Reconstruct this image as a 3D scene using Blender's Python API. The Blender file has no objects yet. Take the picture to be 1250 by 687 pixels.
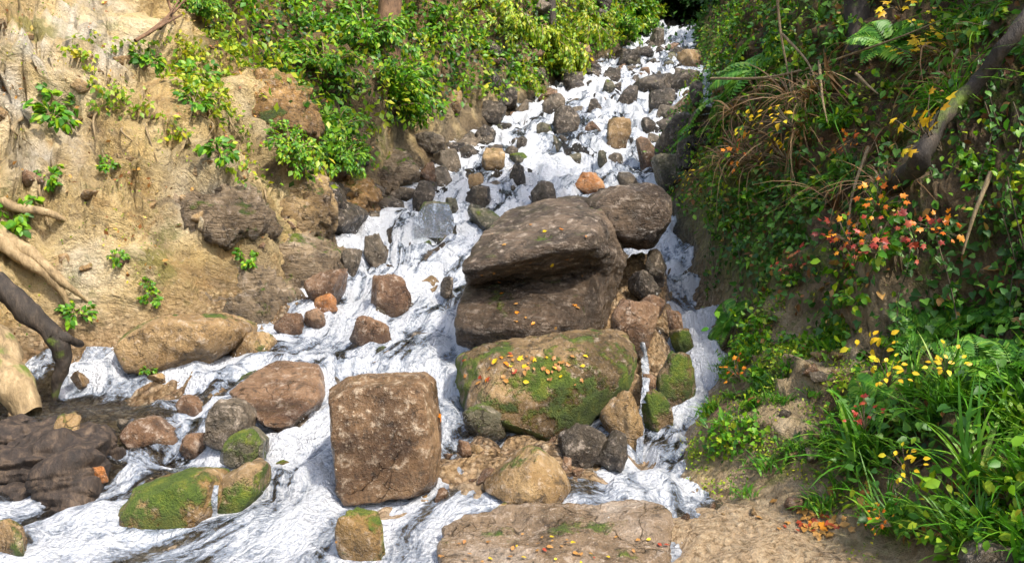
import bpy, bmesh, math, random
import numpy as np
from mathutils import Vector, Matrix
from mathutils.bvhtree import BVHTree

sc = bpy.context.scene
COL = sc.collection
random.seed(7)
RNG = np.random.default_rng(11)
R = math.radians

# ------------------------------------------------------------------ camera
FPX = 981.0                                   # focal length in pixels of the 1250 px wide photograph
cam_d = bpy.data.cameras.new('camera'); cam = bpy.data.objects.new('camera', cam_d); COL.objects.link(cam)
cam.location = (0, 0, 0); cam.rotation_euler = (R(90), 0, 0)
cam_d.sensor_width = 36; cam_d.lens = 36 * FPX / 1250; cam_d.clip_start = 0.05; cam_d.clip_end = 400
sc.camera = cam

# ------------------------------------------------------------------ light
SUN = Vector((0.40, -0.52, 0.76)).normalized()     # direction towards the sun
w = bpy.data.worlds.new('World'); sc.world = w; w.use_nodes = True
nt = w.node_tree
sky = nt.nodes.new('ShaderNodeTexSky'); sky.sky_type = 'NISHITA'; sky.sun_disc = False; sky.dust_density = 3.0; sky.ozone_density = 0.6
sky.sun_elevation = math.asin(SUN.z); sky.sun_rotation = math.atan2(SUN.x, SUN.y)
nt.links.new(sky.outputs[0], nt.nodes['Background'].inputs[0]); nt.nodes['Background'].inputs[1].default_value = 0.15
sl = bpy.data.lights.new('sun', 'SUN'); sl.energy = 2.3; sl.angle = R(2.5); sl.color = (1, 0.93, 0.82)
so = bpy.data.objects.new('sun', sl); COL.objects.link(so); so.rotation_euler = SUN.to_track_quat('Z', 'Y').to_euler()
vs = sc.view_settings
vs.view_transform = 'Standard'; vs.look = 'None'; vs.gamma = 1; vs.use_curve_mapping = False; vs.exposure = 1.35
cy = sc.cycles
cy.use_denoising = True; cy.max_bounces = 8; cy.diffuse_bounces = 4; cy.glossy_bounces = 3; cy.transmission_bounces = 4
cy.transparent_max_bounces = 12; cy.sample_clamp_indirect = 6; cy.caustics_reflective = False; cy.caustics_refractive = False

# ------------------------------------------------------------------ helpers
def tag(o, label=None, cat=None, group=None, kind=None):
    if label: o['label'] = label
    if cat: o['category'] = cat
    if group: o['group'] = group
    if kind: o['kind'] = kind
    return o

def PX(u, v, d):                               # photograph pixel at depth d -> world point
    return Vector(((u - 625) / FPX * d, d, (343.5 - v) / FPX * d))

_perm = RNG.permutation(256); _perm = np.concatenate([_perm, _perm, _perm])
_g = RNG.normal(size=(256, 3)); _g /= np.linalg.norm(_g, axis=1)[:, None]
def gnoise(p):
    p = np.asarray(p, float); i = np.floor(p).astype(int); f = p - i; i &= 255
    u = f * f * f * (f * (f * 6 - 15) + 10); out = 0
    for dx in (0, 1):
        wx = u[:, 0] if dx else 1 - u[:, 0]
        for dy in (0, 1):
            wy = u[:, 1] if dy else 1 - u[:, 1]
            for dz in (0, 1):
                wz = u[:, 2] if dz else 1 - u[:, 2]
                h = _perm[_perm[_perm[(i[:, 0] + dx) & 255] + ((i[:, 1] + dy) & 255)] + ((i[:, 2] + dz) & 255)]
                g = _g[h]
                out = out + wx * wy * wz * (g[:, 0] * (f[:, 0] - dx) + g[:, 1] * (f[:, 1] - dy) + g[:, 2] * (f[:, 2] - dz))
    return out * 1.5
def fbm(p, o=4, gain=0.5):
    a, s, out = 1, 1, 0
    for k in range(o):
        out = out + a * gnoise(p * s + 17.3 * k); a *= gain; s *= 2.03
    return out
def ridged(p, o=4, gain=0.5):
    a, s, out = 1, 1, 0
    for k in range(o):
        out = out + a * (1 - 2 * np.abs(gnoise(p * s + 9.1 * k))); a *= gain; s *= 2.1
    return out
def sstep(a, b, x):
    t = np.clip((x - a) / (b - a), 0, 1); return t * t * (3 - 2 * t)

def np_mesh(name, V, F, mats=(), mi=None, smooth=True, uv=None):
    V = np.asarray(V, np.float32); F = np.asarray(F, np.int32); m, k = F.shape
    me = bpy.data.meshes.new(name)
    me.vertices.add(len(V)); me.vertices.foreach_set('co', V.ravel())
    me.loops.add(m * k); me.loops.foreach_set('vertex_index', F.ravel())
    me.polygons.add(m); me.polygons.foreach_set('loop_start', np.arange(m, dtype=np.int32) * k)
    if mi is not None: me.polygons.foreach_set('material_index', np.asarray(mi, np.int32))
    me.polygons.foreach_set('use_smooth', np.full(m, smooth))
    for mt in mats: me.materials.append(mt)
    if uv is not None:
        l = me.uv_layers.new(name='flow'); l.data.foreach_set('uv', np.asarray(uv, np.float32)[F.ravel()].ravel())
    me.update(calc_edges=True); me.validate()
    return me
def link(name, me, parent=None):
    o = bpy.data.objects.new(name, me); COL.objects.link(o)
    if parent: o.parent = parent
    return o
def set_attr(me, name, vals):
    a = me.attributes.new(name, 'FLOAT', 'POINT'); a.data.foreach_set('value', np.asarray(vals, np.float32))

# ------------------------------------------------------------------ materials
class NB:
    def __init__(s, name):
        s.m = bpy.data.materials.new(name); s.m.use_nodes = True; s.t = s.m.node_tree; s.t.nodes.clear()
        s.out = s.n('ShaderNodeOutputMaterial')
    def n(s, typ, **k):
        x = s.t.nodes.new(typ)
        for a, b in k.items(): setattr(x, a, b)
        return x
    def l(s, a, b): s.t.links.new(a, b)
    def put(s, sock, v):
        if isinstance(v, bpy.types.NodeSocket): s.l(v, sock)
        elif isinstance(v, (tuple, list)) and len(v) == 3 and sock.type == 'RGBA': sock.default_value = (*v, 1)
        else: sock.default_value = v
    def pos(s): return s.n('ShaderNodeNewGeometry').outputs['Position']
    def noise(s, scale, detail=4, rough=0.55, vec=None, dist=0.0):
        x = s.n('ShaderNodeTexNoise'); s.put(x.inputs['Scale'], scale); x.inputs['Detail'].default_value = detail
        x.inputs['Roughness'].default_value = rough; x.inputs['Distortion'].default_value = dist
        s.l(vec if vec is not None else s.pos(), x.inputs['Vector']); return x.outputs['Fac']
    def math(s, op, a, b=0.0, c=None, clamp=False):
        x = s.n('ShaderNodeMath', operation=op, use_clamp=clamp); s.put(x.inputs[0], a); s.put(x.inputs[1], b)
        if c is not None: s.put(x.inputs[2], c)
        return x.outputs[0]
    def step(s, v, a, b):
        x = s.n('ShaderNodeMapRange', interpolation_type='SMOOTHSTEP'); s.put(x.inputs[0], v)
        x.inputs[1].default_value = a; x.inputs[2].default_value = b; return x.outputs[0]
    def mix(s, f, a, b, mode='MIX'):
        x = s.n('ShaderNodeMix', data_type='RGBA', blend_type=mode); s.put(x.inputs[0], f); s.put(x.inputs[6], a); s.put(x.inputs[7], b)
        return x.outputs[2]
    def ramp(s, f, stops):
        x = s.n('ShaderNodeValToRGB'); e = x.color_ramp.elements
        while len(e) < len(stops): e.new(0.5)
        for q, (p, c) in zip(e, stops): q.position = p; q.color = (*c, 1)
        s.put(x.inputs[0], f); return x.outputs[0]
    def mapping(s, vec, scale, rot=(0, 0, 0)):
        x = s.n('ShaderNodeMapping'); x.inputs['Scale'].default_value = scale; x.inputs['Rotation'].default_value = rot
        s.l(vec, x.inputs['Vector']); return x.outputs[0]
    def bump(s, h, strength, dist):
        x = s.n('ShaderNodeBump'); x.inputs['Strength'].default_value = strength; x.inputs['Distance'].default_value = dist
        s.l(h, x.inputs['Height']); return x.outputs[0]
    def attr(s, name): return s.n('ShaderNodeAttribute', attribute_name=name).outputs['Fac']
    def princ(s, col, rough, normal=None, spec=0.5):
        x = s.n('ShaderNodeBsdfPrincipled'); s.put(x.inputs['Base Color'], col); s.put(x.inputs['Roughness'], rough)
        s.put(x.inputs['Specular IOR Level'], spec)
        if normal is not None: s.l(normal, x.inputs['Normal'])
        return x.outputs[0]
    def done(s, sh): s.l(sh, s.out.inputs['Surface']); return s.m

MOSS = [(0.0, (0.03, 0.055, 0.006)), (0.5, (0.10, 0.16, 0.012)), (1.0, (0.26, 0.27, 0.02))]
def rock_mat(name, c, moss=-1.0, moss_side=0.0, rough=(0.3, 0.62), fleck=(0.6, 0.5, 0.4), strata=0.0):
    b = NB(name)
    c = [tuple(x * f for x, f in zip(q, (.84, .76, .66))) for q in c]
    n1 = b.noise(2.6, 7, 0.62, dist=0.4); n2 = b.noise(15, 6, 0.7); n3 = b.noise(55, 4, 0.7)
    col = b.ramp(n1, [(0.30, c[0]), (0.48, c[1]), (0.68, c[2])])
    col = b.mix(b.step(n2, 0.52, 0.70), col, b.mix(0.55, col, fleck))
    col = b.mix(b.step(n2, 0.47, 0.33), col, b.mix(0.72, col, (0.02, 0.016, 0.012)))
    col = b.mix(b.step(n3, 0.58, 0.72), col, b.mix(0.5, col, fleck))
    h = b.math('ADD', b.math('MULTIPLY', n2, 1.2), b.math('MULTIPLY', n3, 0.5))
    v = b.n('ShaderNodeTexVoronoi', feature='DISTANCE_TO_EDGE'); v.inputs['Scale'].default_value = 4.2
    wp = b.n('ShaderNodeVectorMath', operation='ADD'); b.l(b.pos(), wp.inputs[0])
    nz = b.n('ShaderNodeTexNoise'); nz.inputs['Scale'].default_value = 5; nz.inputs['Detail'].default_value = 5; b.l(b.pos(), nz.inputs['Vector'])
    sv = b.n('ShaderNodeVectorMath', operation='SCALE'); b.l(nz.outputs['Color'], sv.inputs[0]); sv.inputs['Scale'].default_value = 0.35
    b.l(sv.outputs[0], wp.inputs[1]); b.l(wp.outputs[0], v.inputs['Vector'])
    crack = b.math('MAXIMUM', b.step(v.outputs['Distance'], 0.0, 0.02), b.step(b.noise(3.1, 3), 0.44, 0.50))
    h = b.math('ADD', h, b.math('MULTIPLY', crack, 0.5))
    col = b.mix(crack, b.mix(0.5, col, (0.02, 0.016, 0.012)), col)
    if strata:
        st = b.noise(6, 6, 0.65, vec=b.mapping(b.pos(), (1, 1, 5.5), (0.25, 0.15, 0)))
        h = b.math('ADD', h, b.math('MULTIPLY', st, 2.2 * strata))
        col = b.mix(b.math('MULTIPLY', b.step(st, 0.46, 0.34), 0.6 * strata), col, (0.025, 0.02, 0.016))
    r = b.n('ShaderNodeMapRange'); b.l(n1, r.inputs[0]); r.inputs[1].default_value = 0.35; r.inputs[2].default_value = 0.65
    r.inputs[3].default_value, r.inputs[4].default_value = rough[0] - .08, rough[1] - .12
    ro = r.outputs[0]
    if moss > -0.99:
        nz_ = b.n('ShaderNodeSeparateXYZ'); b.l(b.n('ShaderNodeNewGeometry').outputs['Normal'], nz_.inputs[0])
        k = b.math('ADD', b.noise(3.4, 6, 0.68), b.math('MULTIPLY', nz_.outputs[2], -0.12 if moss_side else 0.10))
        k = b.math('ADD', k, moss)
        mk = b.step(k, 0.50, 0.60)
        mc = b.ramp(b.noise(9, 6, 0.75), [(0.28, MOSS[0][1]), (0.5, MOSS[1][1]), (0.72, MOSS[2][1])])
        col = b.mix(mk, col, mc)
        ro = b.math('MAXIMUM', ro, b.math('MULTIPLY', mk, 0.9))
        h = b.math('ADD', h, b.math('MULTIPLY', b.math('MULTIPLY', b.noise(90, 3, 0.7), mk), 1.5))
    gz = b.n('ShaderNodeSeparateXYZ'); b.l(b.n('ShaderNodeTexCoord').outputs['Generated'], gz.inputs[0])
    wet = b.step(b.math('ADD', gz.outputs[2], b.math('MULTIPLY', b.math('SUBTRACT', n1, 0.5), 0.5)), 0.62, 0.40)
    col = b.mix(b.math('MULTIPLY', wet, 0.55), col, b.mix(1.0, col, (0.30, 0.27, 0.25), 'MULTIPLY'))
    ro = b.math('SUBTRACT', ro, b.math('MULTIPLY', wet, 0.22))
    return b.done(b.princ(col, ro, b.bump(h, 0.95, 0.04)))

M = {}
M['grey'] = rock_mat('rock_grey', [(0.045, 0.04, 0.032), (0.12, 0.105, 0.08), (0.26, 0.22, 0.165)])
M['bigrock'] = rock_mat('rock_big', [(0.03, 0.023, 0.018), (0.095, 0.072, 0.052), (0.21, 0.16, 0.115)], moss=-0.17, strata=0.55, rough=(0.38, 0.7))
M['brown'] = rock_mat('rock_brown', [(0.07, 0.042, 0.026), (0.18, 0.11, 0.065), (0.36, 0.24, 0.15)], rough=(0.22, 0.55))
M['block'] = rock_mat('rock_block', [(0.05, 0.03, 0.018), (0.19, 0.12, 0.065), (0.38, 0.26, 0.15)], rough=(0.25, 0.55), fleck=(0.80, 0.66, 0.48))
M['tan'] = rock_mat('rock_tan', [(0.13, 0.085, 0.035), (0.32, 0.22, 0.10), (0.48, 0.36, 0.19)], moss=-0.12, rough=(0.4, 0.7))
M['orange'] = rock_mat('rock_orange', [(0.30, 0.11, 0.03), (0.50, 0.22, 0.07), (0.62, 0.36, 0.16)], rough=(0.3, 0.6))
M['dark'] = rock_mat('rock_dark', [(0.016, 0.014, 0.011), (0.045, 0.038, 0.028), (0.11, 0.092, 0.066)], moss=-0.17, rough=(0.25, 0.55))
M['mossy'] = rock_mat('rock_mossy', [(0.06, 0.045, 0.02), (0.17, 0.12, 0.055), (0.38, 0.28, 0.15)], moss=0.10, moss_side=1, rough=(0.4, 0.7))
M['mossgold'] = rock_mat('rock_mossgold', [(0.10, 0.065, 0.02), (0.26, 0.17, 0.06), (0.46, 0.34, 0.17)], moss=0.0, rough=(0.4, 0.7))
M['greygreen'] = rock_mat('rock_greygreen', [(0.035, 0.042, 0.028), (0.09, 0.095, 0.062), (0.20, 0.19, 0.13)], moss=-0.07, rough=(0.25, 0.55))
M['cliffrock'] = rock_mat('rock_cliff', [(0.15, 0.10, 0.045), (0.42, 0.31, 0.15), (0.62, 0.50, 0.30)], moss=-0.15, strata=0.7, rough=(0.6, 0.85))
M['cliffgold'] = rock_mat('rock_cliffgold', [(0.12, 0.075, 0.02), (0.36, 0.22, 0.07), (0.52, 0.36, 0.15)], moss=-0.07, strata=0.6, rough=(0.6, 0.85))
M['cliffgrey'] = rock_mat('rock_cliffgrey', [(0.08, 0.062, 0.038), (0.26, 0.21, 0.14), (0.48, 0.40, 0.28)], moss=-0.10, strata=0.8, rough=(0.5, 0.8))
M['gravelslab'] = rock_mat('rock_slab', [(0.10, 0.075, 0.05), (0.26, 0.20, 0.14), (0.40, 0.36, 0.32)], moss=-0.19, rough=(0.14, 0.42))

def leaf_mat(name, stops, trans=0.35, rough=0.45):
    b = NB(name)
    ri = b.n('ShaderNodeNewGeometry').outputs['Random Per Island']
    oi = b.n('ShaderNodeObjectInfo').outputs['Random']
    f = b.math('ADD', b.math('MULTIPLY', ri, 0.75), b.math('MULTIPLY', b.noise(1.6, 2), 0.55))
    f = b.math('SUBTRACT', f, 0.15)
    col = b.ramp(f, stops)
    p = b.princ(col, rough, None, 0.4)
    t = b.n('ShaderNodeBsdfTranslucent'); b.l(b.mix(0.5, col, b.mix(1.0, col, (1.0, 0.9, 0.3), 'MULTIPLY')), t.inputs['Color'])
    mx = b.n('ShaderNodeMixShader'); mx.inputs[0].default_value = trans; b.l(p, mx.inputs[1]); b.l(t.outputs[0], mx.inputs[2])
    return b.done(mx.outputs[0])
L = {}
L['bush'] = leaf_mat('leaf_bush', [(0, (0.02, 0.08, 0.006)), (0.35, (0.06, 0.21, 0.010)), (0.7, (0.18, 0.38, 0.012)), (1, (0.46, 0.46, 0.02))])
L['lime'] = leaf_mat('leaf_lime', [(0, (0.05, 0.13, 0.008)), (0.4, (0.17, 0.31, 0.012)), (0.75, (0.36, 0.42, 0.02)), (1, (0.58, 0.46, 0.03))])
L['ivy'] = leaf_mat('leaf_ivy', [(0, (0.014, 0.05, 0.010)), (0.45, (0.045, 0.15, 0.02)), (0.8, (0.12, 0.27, 0.035)), (1, (0.36, 0.36, 0.06))], 0.4)
L['dark'] = leaf_mat('leaf_dark', [(0, (0.008, 0.03, 0.006)), (0.5, (0.02, 0.075, 0.01)), (1, (0.06, 0.14, 0.018))], 0.25)
L['fern'] = leaf_mat('leaf_fern', [(0, (0.03, 0.12, 0.012)), (0.5, (0.09, 0.28, 0.02)), (1, (0.26, 0.42, 0.05))])
L['grass'] = leaf_mat('leaf_grass', [(0, (0.025, 0.09, 0.008)), (0.5, (0.08, 0.26, 0.012)), (0.85, (0.22, 0.40, 0.03)), (1, (0.45, 0.40, 0.10))])
L['straw'] = leaf_mat('leaf_straw', [(0, (0.10, 0.05, 0.02)), (0.5, (0.24, 0.14, 0.06)), (1, (0.42, 0.30, 0.15))])
L['yellow'] = leaf_mat('leaf_yellow', [(0, (0.55, 0.30, 0.01)), (0.5, (0.75, 0.50, 0.015)), (1, (0.62, 0.62, 0.03))])
L['orange'] = leaf_mat('leaf_orange', [(0, (0.45, 0.08, 0.01)), (0.5, (0.70, 0.22, 0.015)), (1, (0.75, 0.40, 0.02))])
L['red'] = leaf_mat('leaf_red', [(0, (0.16, 0.015, 0.012)), (0.5, (0.36, 0.045, 0.022)), (1, (0.52, 0.16, 0.06))])
L['litter'] = leaf_mat('leaf_litter', [(0, (0.10, 0.04, 0.015)), (0.45, (0.28, 0.12, 0.035)), (0.8, (0.50, 0.28, 0.07)), (1, (0.60, 0.45, 0.10))], 0.15)
L['seed'] = leaf_mat('leaf_seed', [(0, (0.35, 0.32, 0.22)), (1, (0.7, 0.66, 0.55))])

def bark_mat(name, c, moss=-1):
    b = NB(name)
    vec = b.mapping(b.pos(), (1, 1, 0.35))
    n = b.noise(16, 6, 0.7, vec=vec); n2 = b.noise(4, 4)
    col = b.ramp(n, [(0.3, c[0]), (0.5, c[1]), (0.72, c[2])])
    if moss > -0.9:
        col = b.mix(b.step(b.math('ADD', n2, moss), 0.5, 0.62), col, (0.10, 0.15, 0.012))
    return b.done(b.princ(col, 0.75, b.bump(n, 0.9, 0.03)))
M['bark_dark'] = bark_mat('bark_dark', [(0.010, 0.007, 0.005), (0.03, 0.022, 0.015), (0.085, 0.062, 0.042)], -0.10)
M['bark_brown'] = bark_mat('bark_brown', [(0.05, 0.026, 0.012), (0.14, 0.075, 0.035), (0.26, 0.15, 0.08)])
M['bark_pale'] = bark_mat('bark_pale', [(0.10, 0.07, 0.035), (0.28, 0.20, 0.10), (0.46, 0.35, 0.20)], -0.08)
M['wood_wet'] = bark_mat('wood_wet', [(0.010, 0.007, 0.005), (0.032, 0.021, 0.014), (0.13, 0.088, 0.055)])
M['twig'] = bark_mat('twig', [(0.10, 0.07, 0.035), (0.22, 0.16, 0.08), (0.38, 0.28, 0.16)])
M['vine'] = bark_mat('vine', [(0.03, 0.025, 0.012), (0.08, 0.06, 0.03), (0.15, 0.11, 0.06)])

# ------------------------------------------------------------------ terrain
YB = np.array([-10, 2.0, 3.7, 4.0, 4.4, 4.8, 5.4, 6.0, 6.8, 7.8, 9, 10.8, 13, 16, 20.5, 24, 28, 33, 40, 60])
ZB = np.array([-1.9, -1.50, -1.295, -1.21, -1.15, -1.06, -.86, -.65, -.39, -.05, .4, 1.03, 1.9, 3.15, 5.09, 6.69, 8.66, 11.6, 17, 32])
LB = np.array([(-5.2, -10), (-4.8, 2), (-4.4, 4), (-4.05, 5.3), (-3.65, 6.2), (-2.7, 6.75), (-2.15, 7.15), (-1.98, 8.5), (-1.95, 10.0), (-1.6, 11.6),
               (-1.1, 13.6), (-0.4, 16), (1.25, 20.5), (2.4, 22.8), (4.5, 28), (8, 34), (30, 60)])
RB = np.array([(3.2, -10), (1.95, 2.0), (1.45, 3.6), (1.06, 4.2), (0.92, 4.5), (1.06, 5.0), (1.34, 5.5), (1.74, 6.2), (1.78, 7.8), (1.95, 9), (2.05, 10.4),
               (2.4, 13), (4.0, 16.7), (5.0, 20.5), (5.5, 24), (6.3, 28), (9.5, 34), (33, 60)])
def sm_interp(y, xs, ys, r=0.22):
    return sum(np.interp(y + o * r * np.clip(0.15 * np.abs(y), 0.5, 4), xs, ys) * wt for o, wt in ((-1, .25), (0, .5), (1, .25)))
def zbed0(y): return sm_interp(y, YB, ZB)
def xl(y): return sm_interp(y, LB[:, 1], LB[:, 0])
def xr(y): return sm_interp(y, RB[:, 1], RB[:, 0])
def sdist(x, y, poly, side):
    d = np.full(x.shape, 1e9)
    for (ax, ay), (bx, by) in zip(poly[:-1], poly[1:]):
        t = np.clip(((x - ax) * (bx - ax) + (y - ay) * (by - ay)) / ((bx - ax) ** 2 + (by - ay) ** 2), 0, 1)
        d = np.minimum(d, np.hypot(x - ax - t * (bx - ax), y - ay - t * (by - ay)))
    inside = (x - np.interp(y, poly[:, 1], poly[:, 0])) * side
    return np.where(inside > 0, d, -d)
def steps(x, y):                                 # the bed falls in small irregular steps
    z = zbed0(y)
    p = np.stack([x * 0.9, y * 0.55, np.zeros_like(x)], -1)
    Ls = 0.30 + 0.012 * np.clip(y - 6, 0, 20)
    q = z / Ls + 1.1 * fbm(p * 1.5, 3); f = q - np.floor(q)
    zt = Ls * (np.floor(q) + sstep(0.45, 1.0, f)) - (q * Ls - z)
    k = 0.80 * sstep(3.6, 5.2, y)
    z = z * (1 - k) + zt * k
    pool = sstep(-2.1, -2.7, x) * sstep(4.2, 4.9, y) * sstep(6.2, 5.7, y)       # quiet pool by the roots
    z = z * (1 - pool) + (-0.90) * pool
    return z
ISLE = [(1.18, 7.6, .30, .36), (1.04, 6.9, .32, .34), (.90, 6.2, .32, .28), (.78, 5.75, .26, .14), (.62, 5.8, .26, .10), (.05, 6.2, .4, .15), (.35, 6.5, .45, .30), (.6, 7.2, .5, .3)]
def isle(x, y):
    h = np.zeros_like(x)
    for (cx, cy_, r, a) in ISLE: h = np.maximum(h, a * np.exp(-(((x - cx) ** 2 + (y - cy_) ** 2) / r ** 2) ** 1.5))
    return h
def bank_l(d): return np.where(d < 0, d * 1.4, np.interp(d, [0, .6, 3.6, 60], [0, .85, 4.3, 50]))
def bank_r(d, y):
    a = np.interp(d, [0, 1.0, 2.3, 60], [0, .82, 3.9, 28])
    c = np.interp(d, [0, 1.15, 2.2, 60], [0, 2.7, 4.2, 30])
    e = np.interp(d, [0, 2.5, 60], [0, 3.6, 40])
    k1 = sstep(5.0, 6.4, y); k2 = sstep(9.5, 14, y)
    h = a * (1 - k1) + c * k1; h = h * (1 - k2) + e * k2
    return np.where(d < 0, d * 1.4, h)
def smax(a, b, k): h = np.clip(0.5 + 0.5 * (a - b) / k, 0, 1); return b * (1 - h) + a * h + k * h * (1 - h)

ny, nx = 560, 720
tt = np.linspace(0, 1, ny - 40)
ys = np.concatenate([np.linspace(-10, 1.4, 40, endpoint=False), 1.4 * (58 / 1.4) ** (tt ** 1.0)])
q = np.linspace(-1.2, 1.2, nx); q = q * (0.75 + 0.25 * np.abs(q / 1.2))
Y = np.repeat(ys[:, None], nx, 1); X = q[None, :] * (0.9 * np.maximum(Y, 1.4) + 1.9) + np.interp(Y, [0, 8, 30], [0, 0, 4])
x, y = X.ravel(), Y.ravel()
dl = sdist(x, y, LB, -1); dr = sdist(x, y, RB, 1)
wob = 0.25 * fbm(np.stack([x * .8, y * .8, 0 * x], -1), 3)
bed = steps(x, y)
# gravel bar in front and sandy shelf at lower right
bar = np.exp(-(((x - 0.02) / 0.62) ** 2 + ((y - 4.5) / 0.55) ** 2) ** 2) * 0.10
shelf = np.exp(-(((x - 1.15) / 0.5) ** 2 + ((y - 3.75) / 0.5) ** 2)) * 0.14
zl = zbed0(y) + bank_l(dl + wob * sstep(0, 1, dl)); zr = zbed0(y) + bank_r(dr + 0.5 * wob * sstep(0, 1, dr), y)
z = smax(smax(bed + bar + shelf + isle(x, y), zl, 0.18), zr, 0.12)
P = np.stack([x, y, z], -1)
def grid_faces(ny, nx):
    i = np.arange(ny - 1)[:, None] * nx + np.arange(nx - 1)[None, :]
    return np.stack([i, i + 1, i + nx + 1, i + nx], -1).reshape(-1, 4)
def grid_normals(P, ny, nx):
    G = P.reshape(ny, nx, 3); n = np.cross(np.gradient(G, axis=1), np.gradient(G, axis=0)); n /= np.linalg.norm(n, axis=-1)[..., None]
    return n.reshape(-1, 3)
N = grid_normals(P, ny, nx)
kl = sstep(0.0, 0.7, dl); kr = sstep(0.0, 0.6, dr); kb = 1 - np.maximum(kl, kr)
far = 1 + np.clip(y - 8, 0, 30) * 0.05
# left cliff: folded strata running down to the right, ledges and hollows
av = np.array([1.0, 0.7, -0.75]); av /= np.linalg.norm(av); nv = np.array([0.70, -0.35, 0.62]); nv /= np.linalg.norm(nv); bv = np.cross(nv, av)
S = np.stack([P @ av * 0.6, P @ bv * 2.0, P @ nv * 1.0], -1)
S = S + 0.35 * np.stack([fbm(P * 1.3, 2), fbm(P * 1.3 + 40, 2), 0 * x], -1)
rock_l = ridged(S, 4, 0.55)
led = P @ bv * 1.5 + 0.8 * fbm(P * 0.8 + 11, 3); led = led - np.floor(led); led2 = P @ bv * 4.1 + 0.9 * fbm(P * 1.7 + 31, 3); led2 = led2 - np.floor(led2)
saw = np.where(led < .85, led / .85, (1 - led) / .15); saw2 = np.where(led2 < .8, led2 / .8, (1 - led2) / .2)
msk = sstep(-.3, .4, fbm(P * .7 + 61, 2)); msk2 = sstep(-.4, .3, fbm(P * 1.1 + 71, 2))
disp = kl * (0.22 * far * fbm(P * 0.9, 3) + 0.12 * rock_l + 0.36 * saw * msk + 0.15 * saw2 * msk2 + 0.06 * fbm(P * 5, 4, .6) + 0.07 * ridged(P * 3.5 + 5, 5, .65))
disp += kr * (0.16 * far * fbm(P * 1.1 + 50, 3) + 0.085 * ridged(P * np.array([1.8, 1.8, 3.6]), 5, .58) + 0.03 * fbm(P * 7, 3))
cob = ridged(P * np.array([5.5, 5.5, 2.0]), 3)
disp += kb * ((0.035 + 0.055 * sstep(6, 9, y)) * fbm(P * np.array([2.6, 2.0, 1.5]), 4, .6) - 0.010 * cob + 0.012 * fbm(P * 11, 3, .6))
P = P + N * disp[:, None]
N = grid_normals(P, ny, nx)
TF = grid_faces(ny, nx)
U = 625 + FPX * P[:, 0] / np.maximum(P[:, 1], .3); Vv = 343.5 - FPX * P[:, 2] / np.maximum(P[:, 1], .3)

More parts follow.
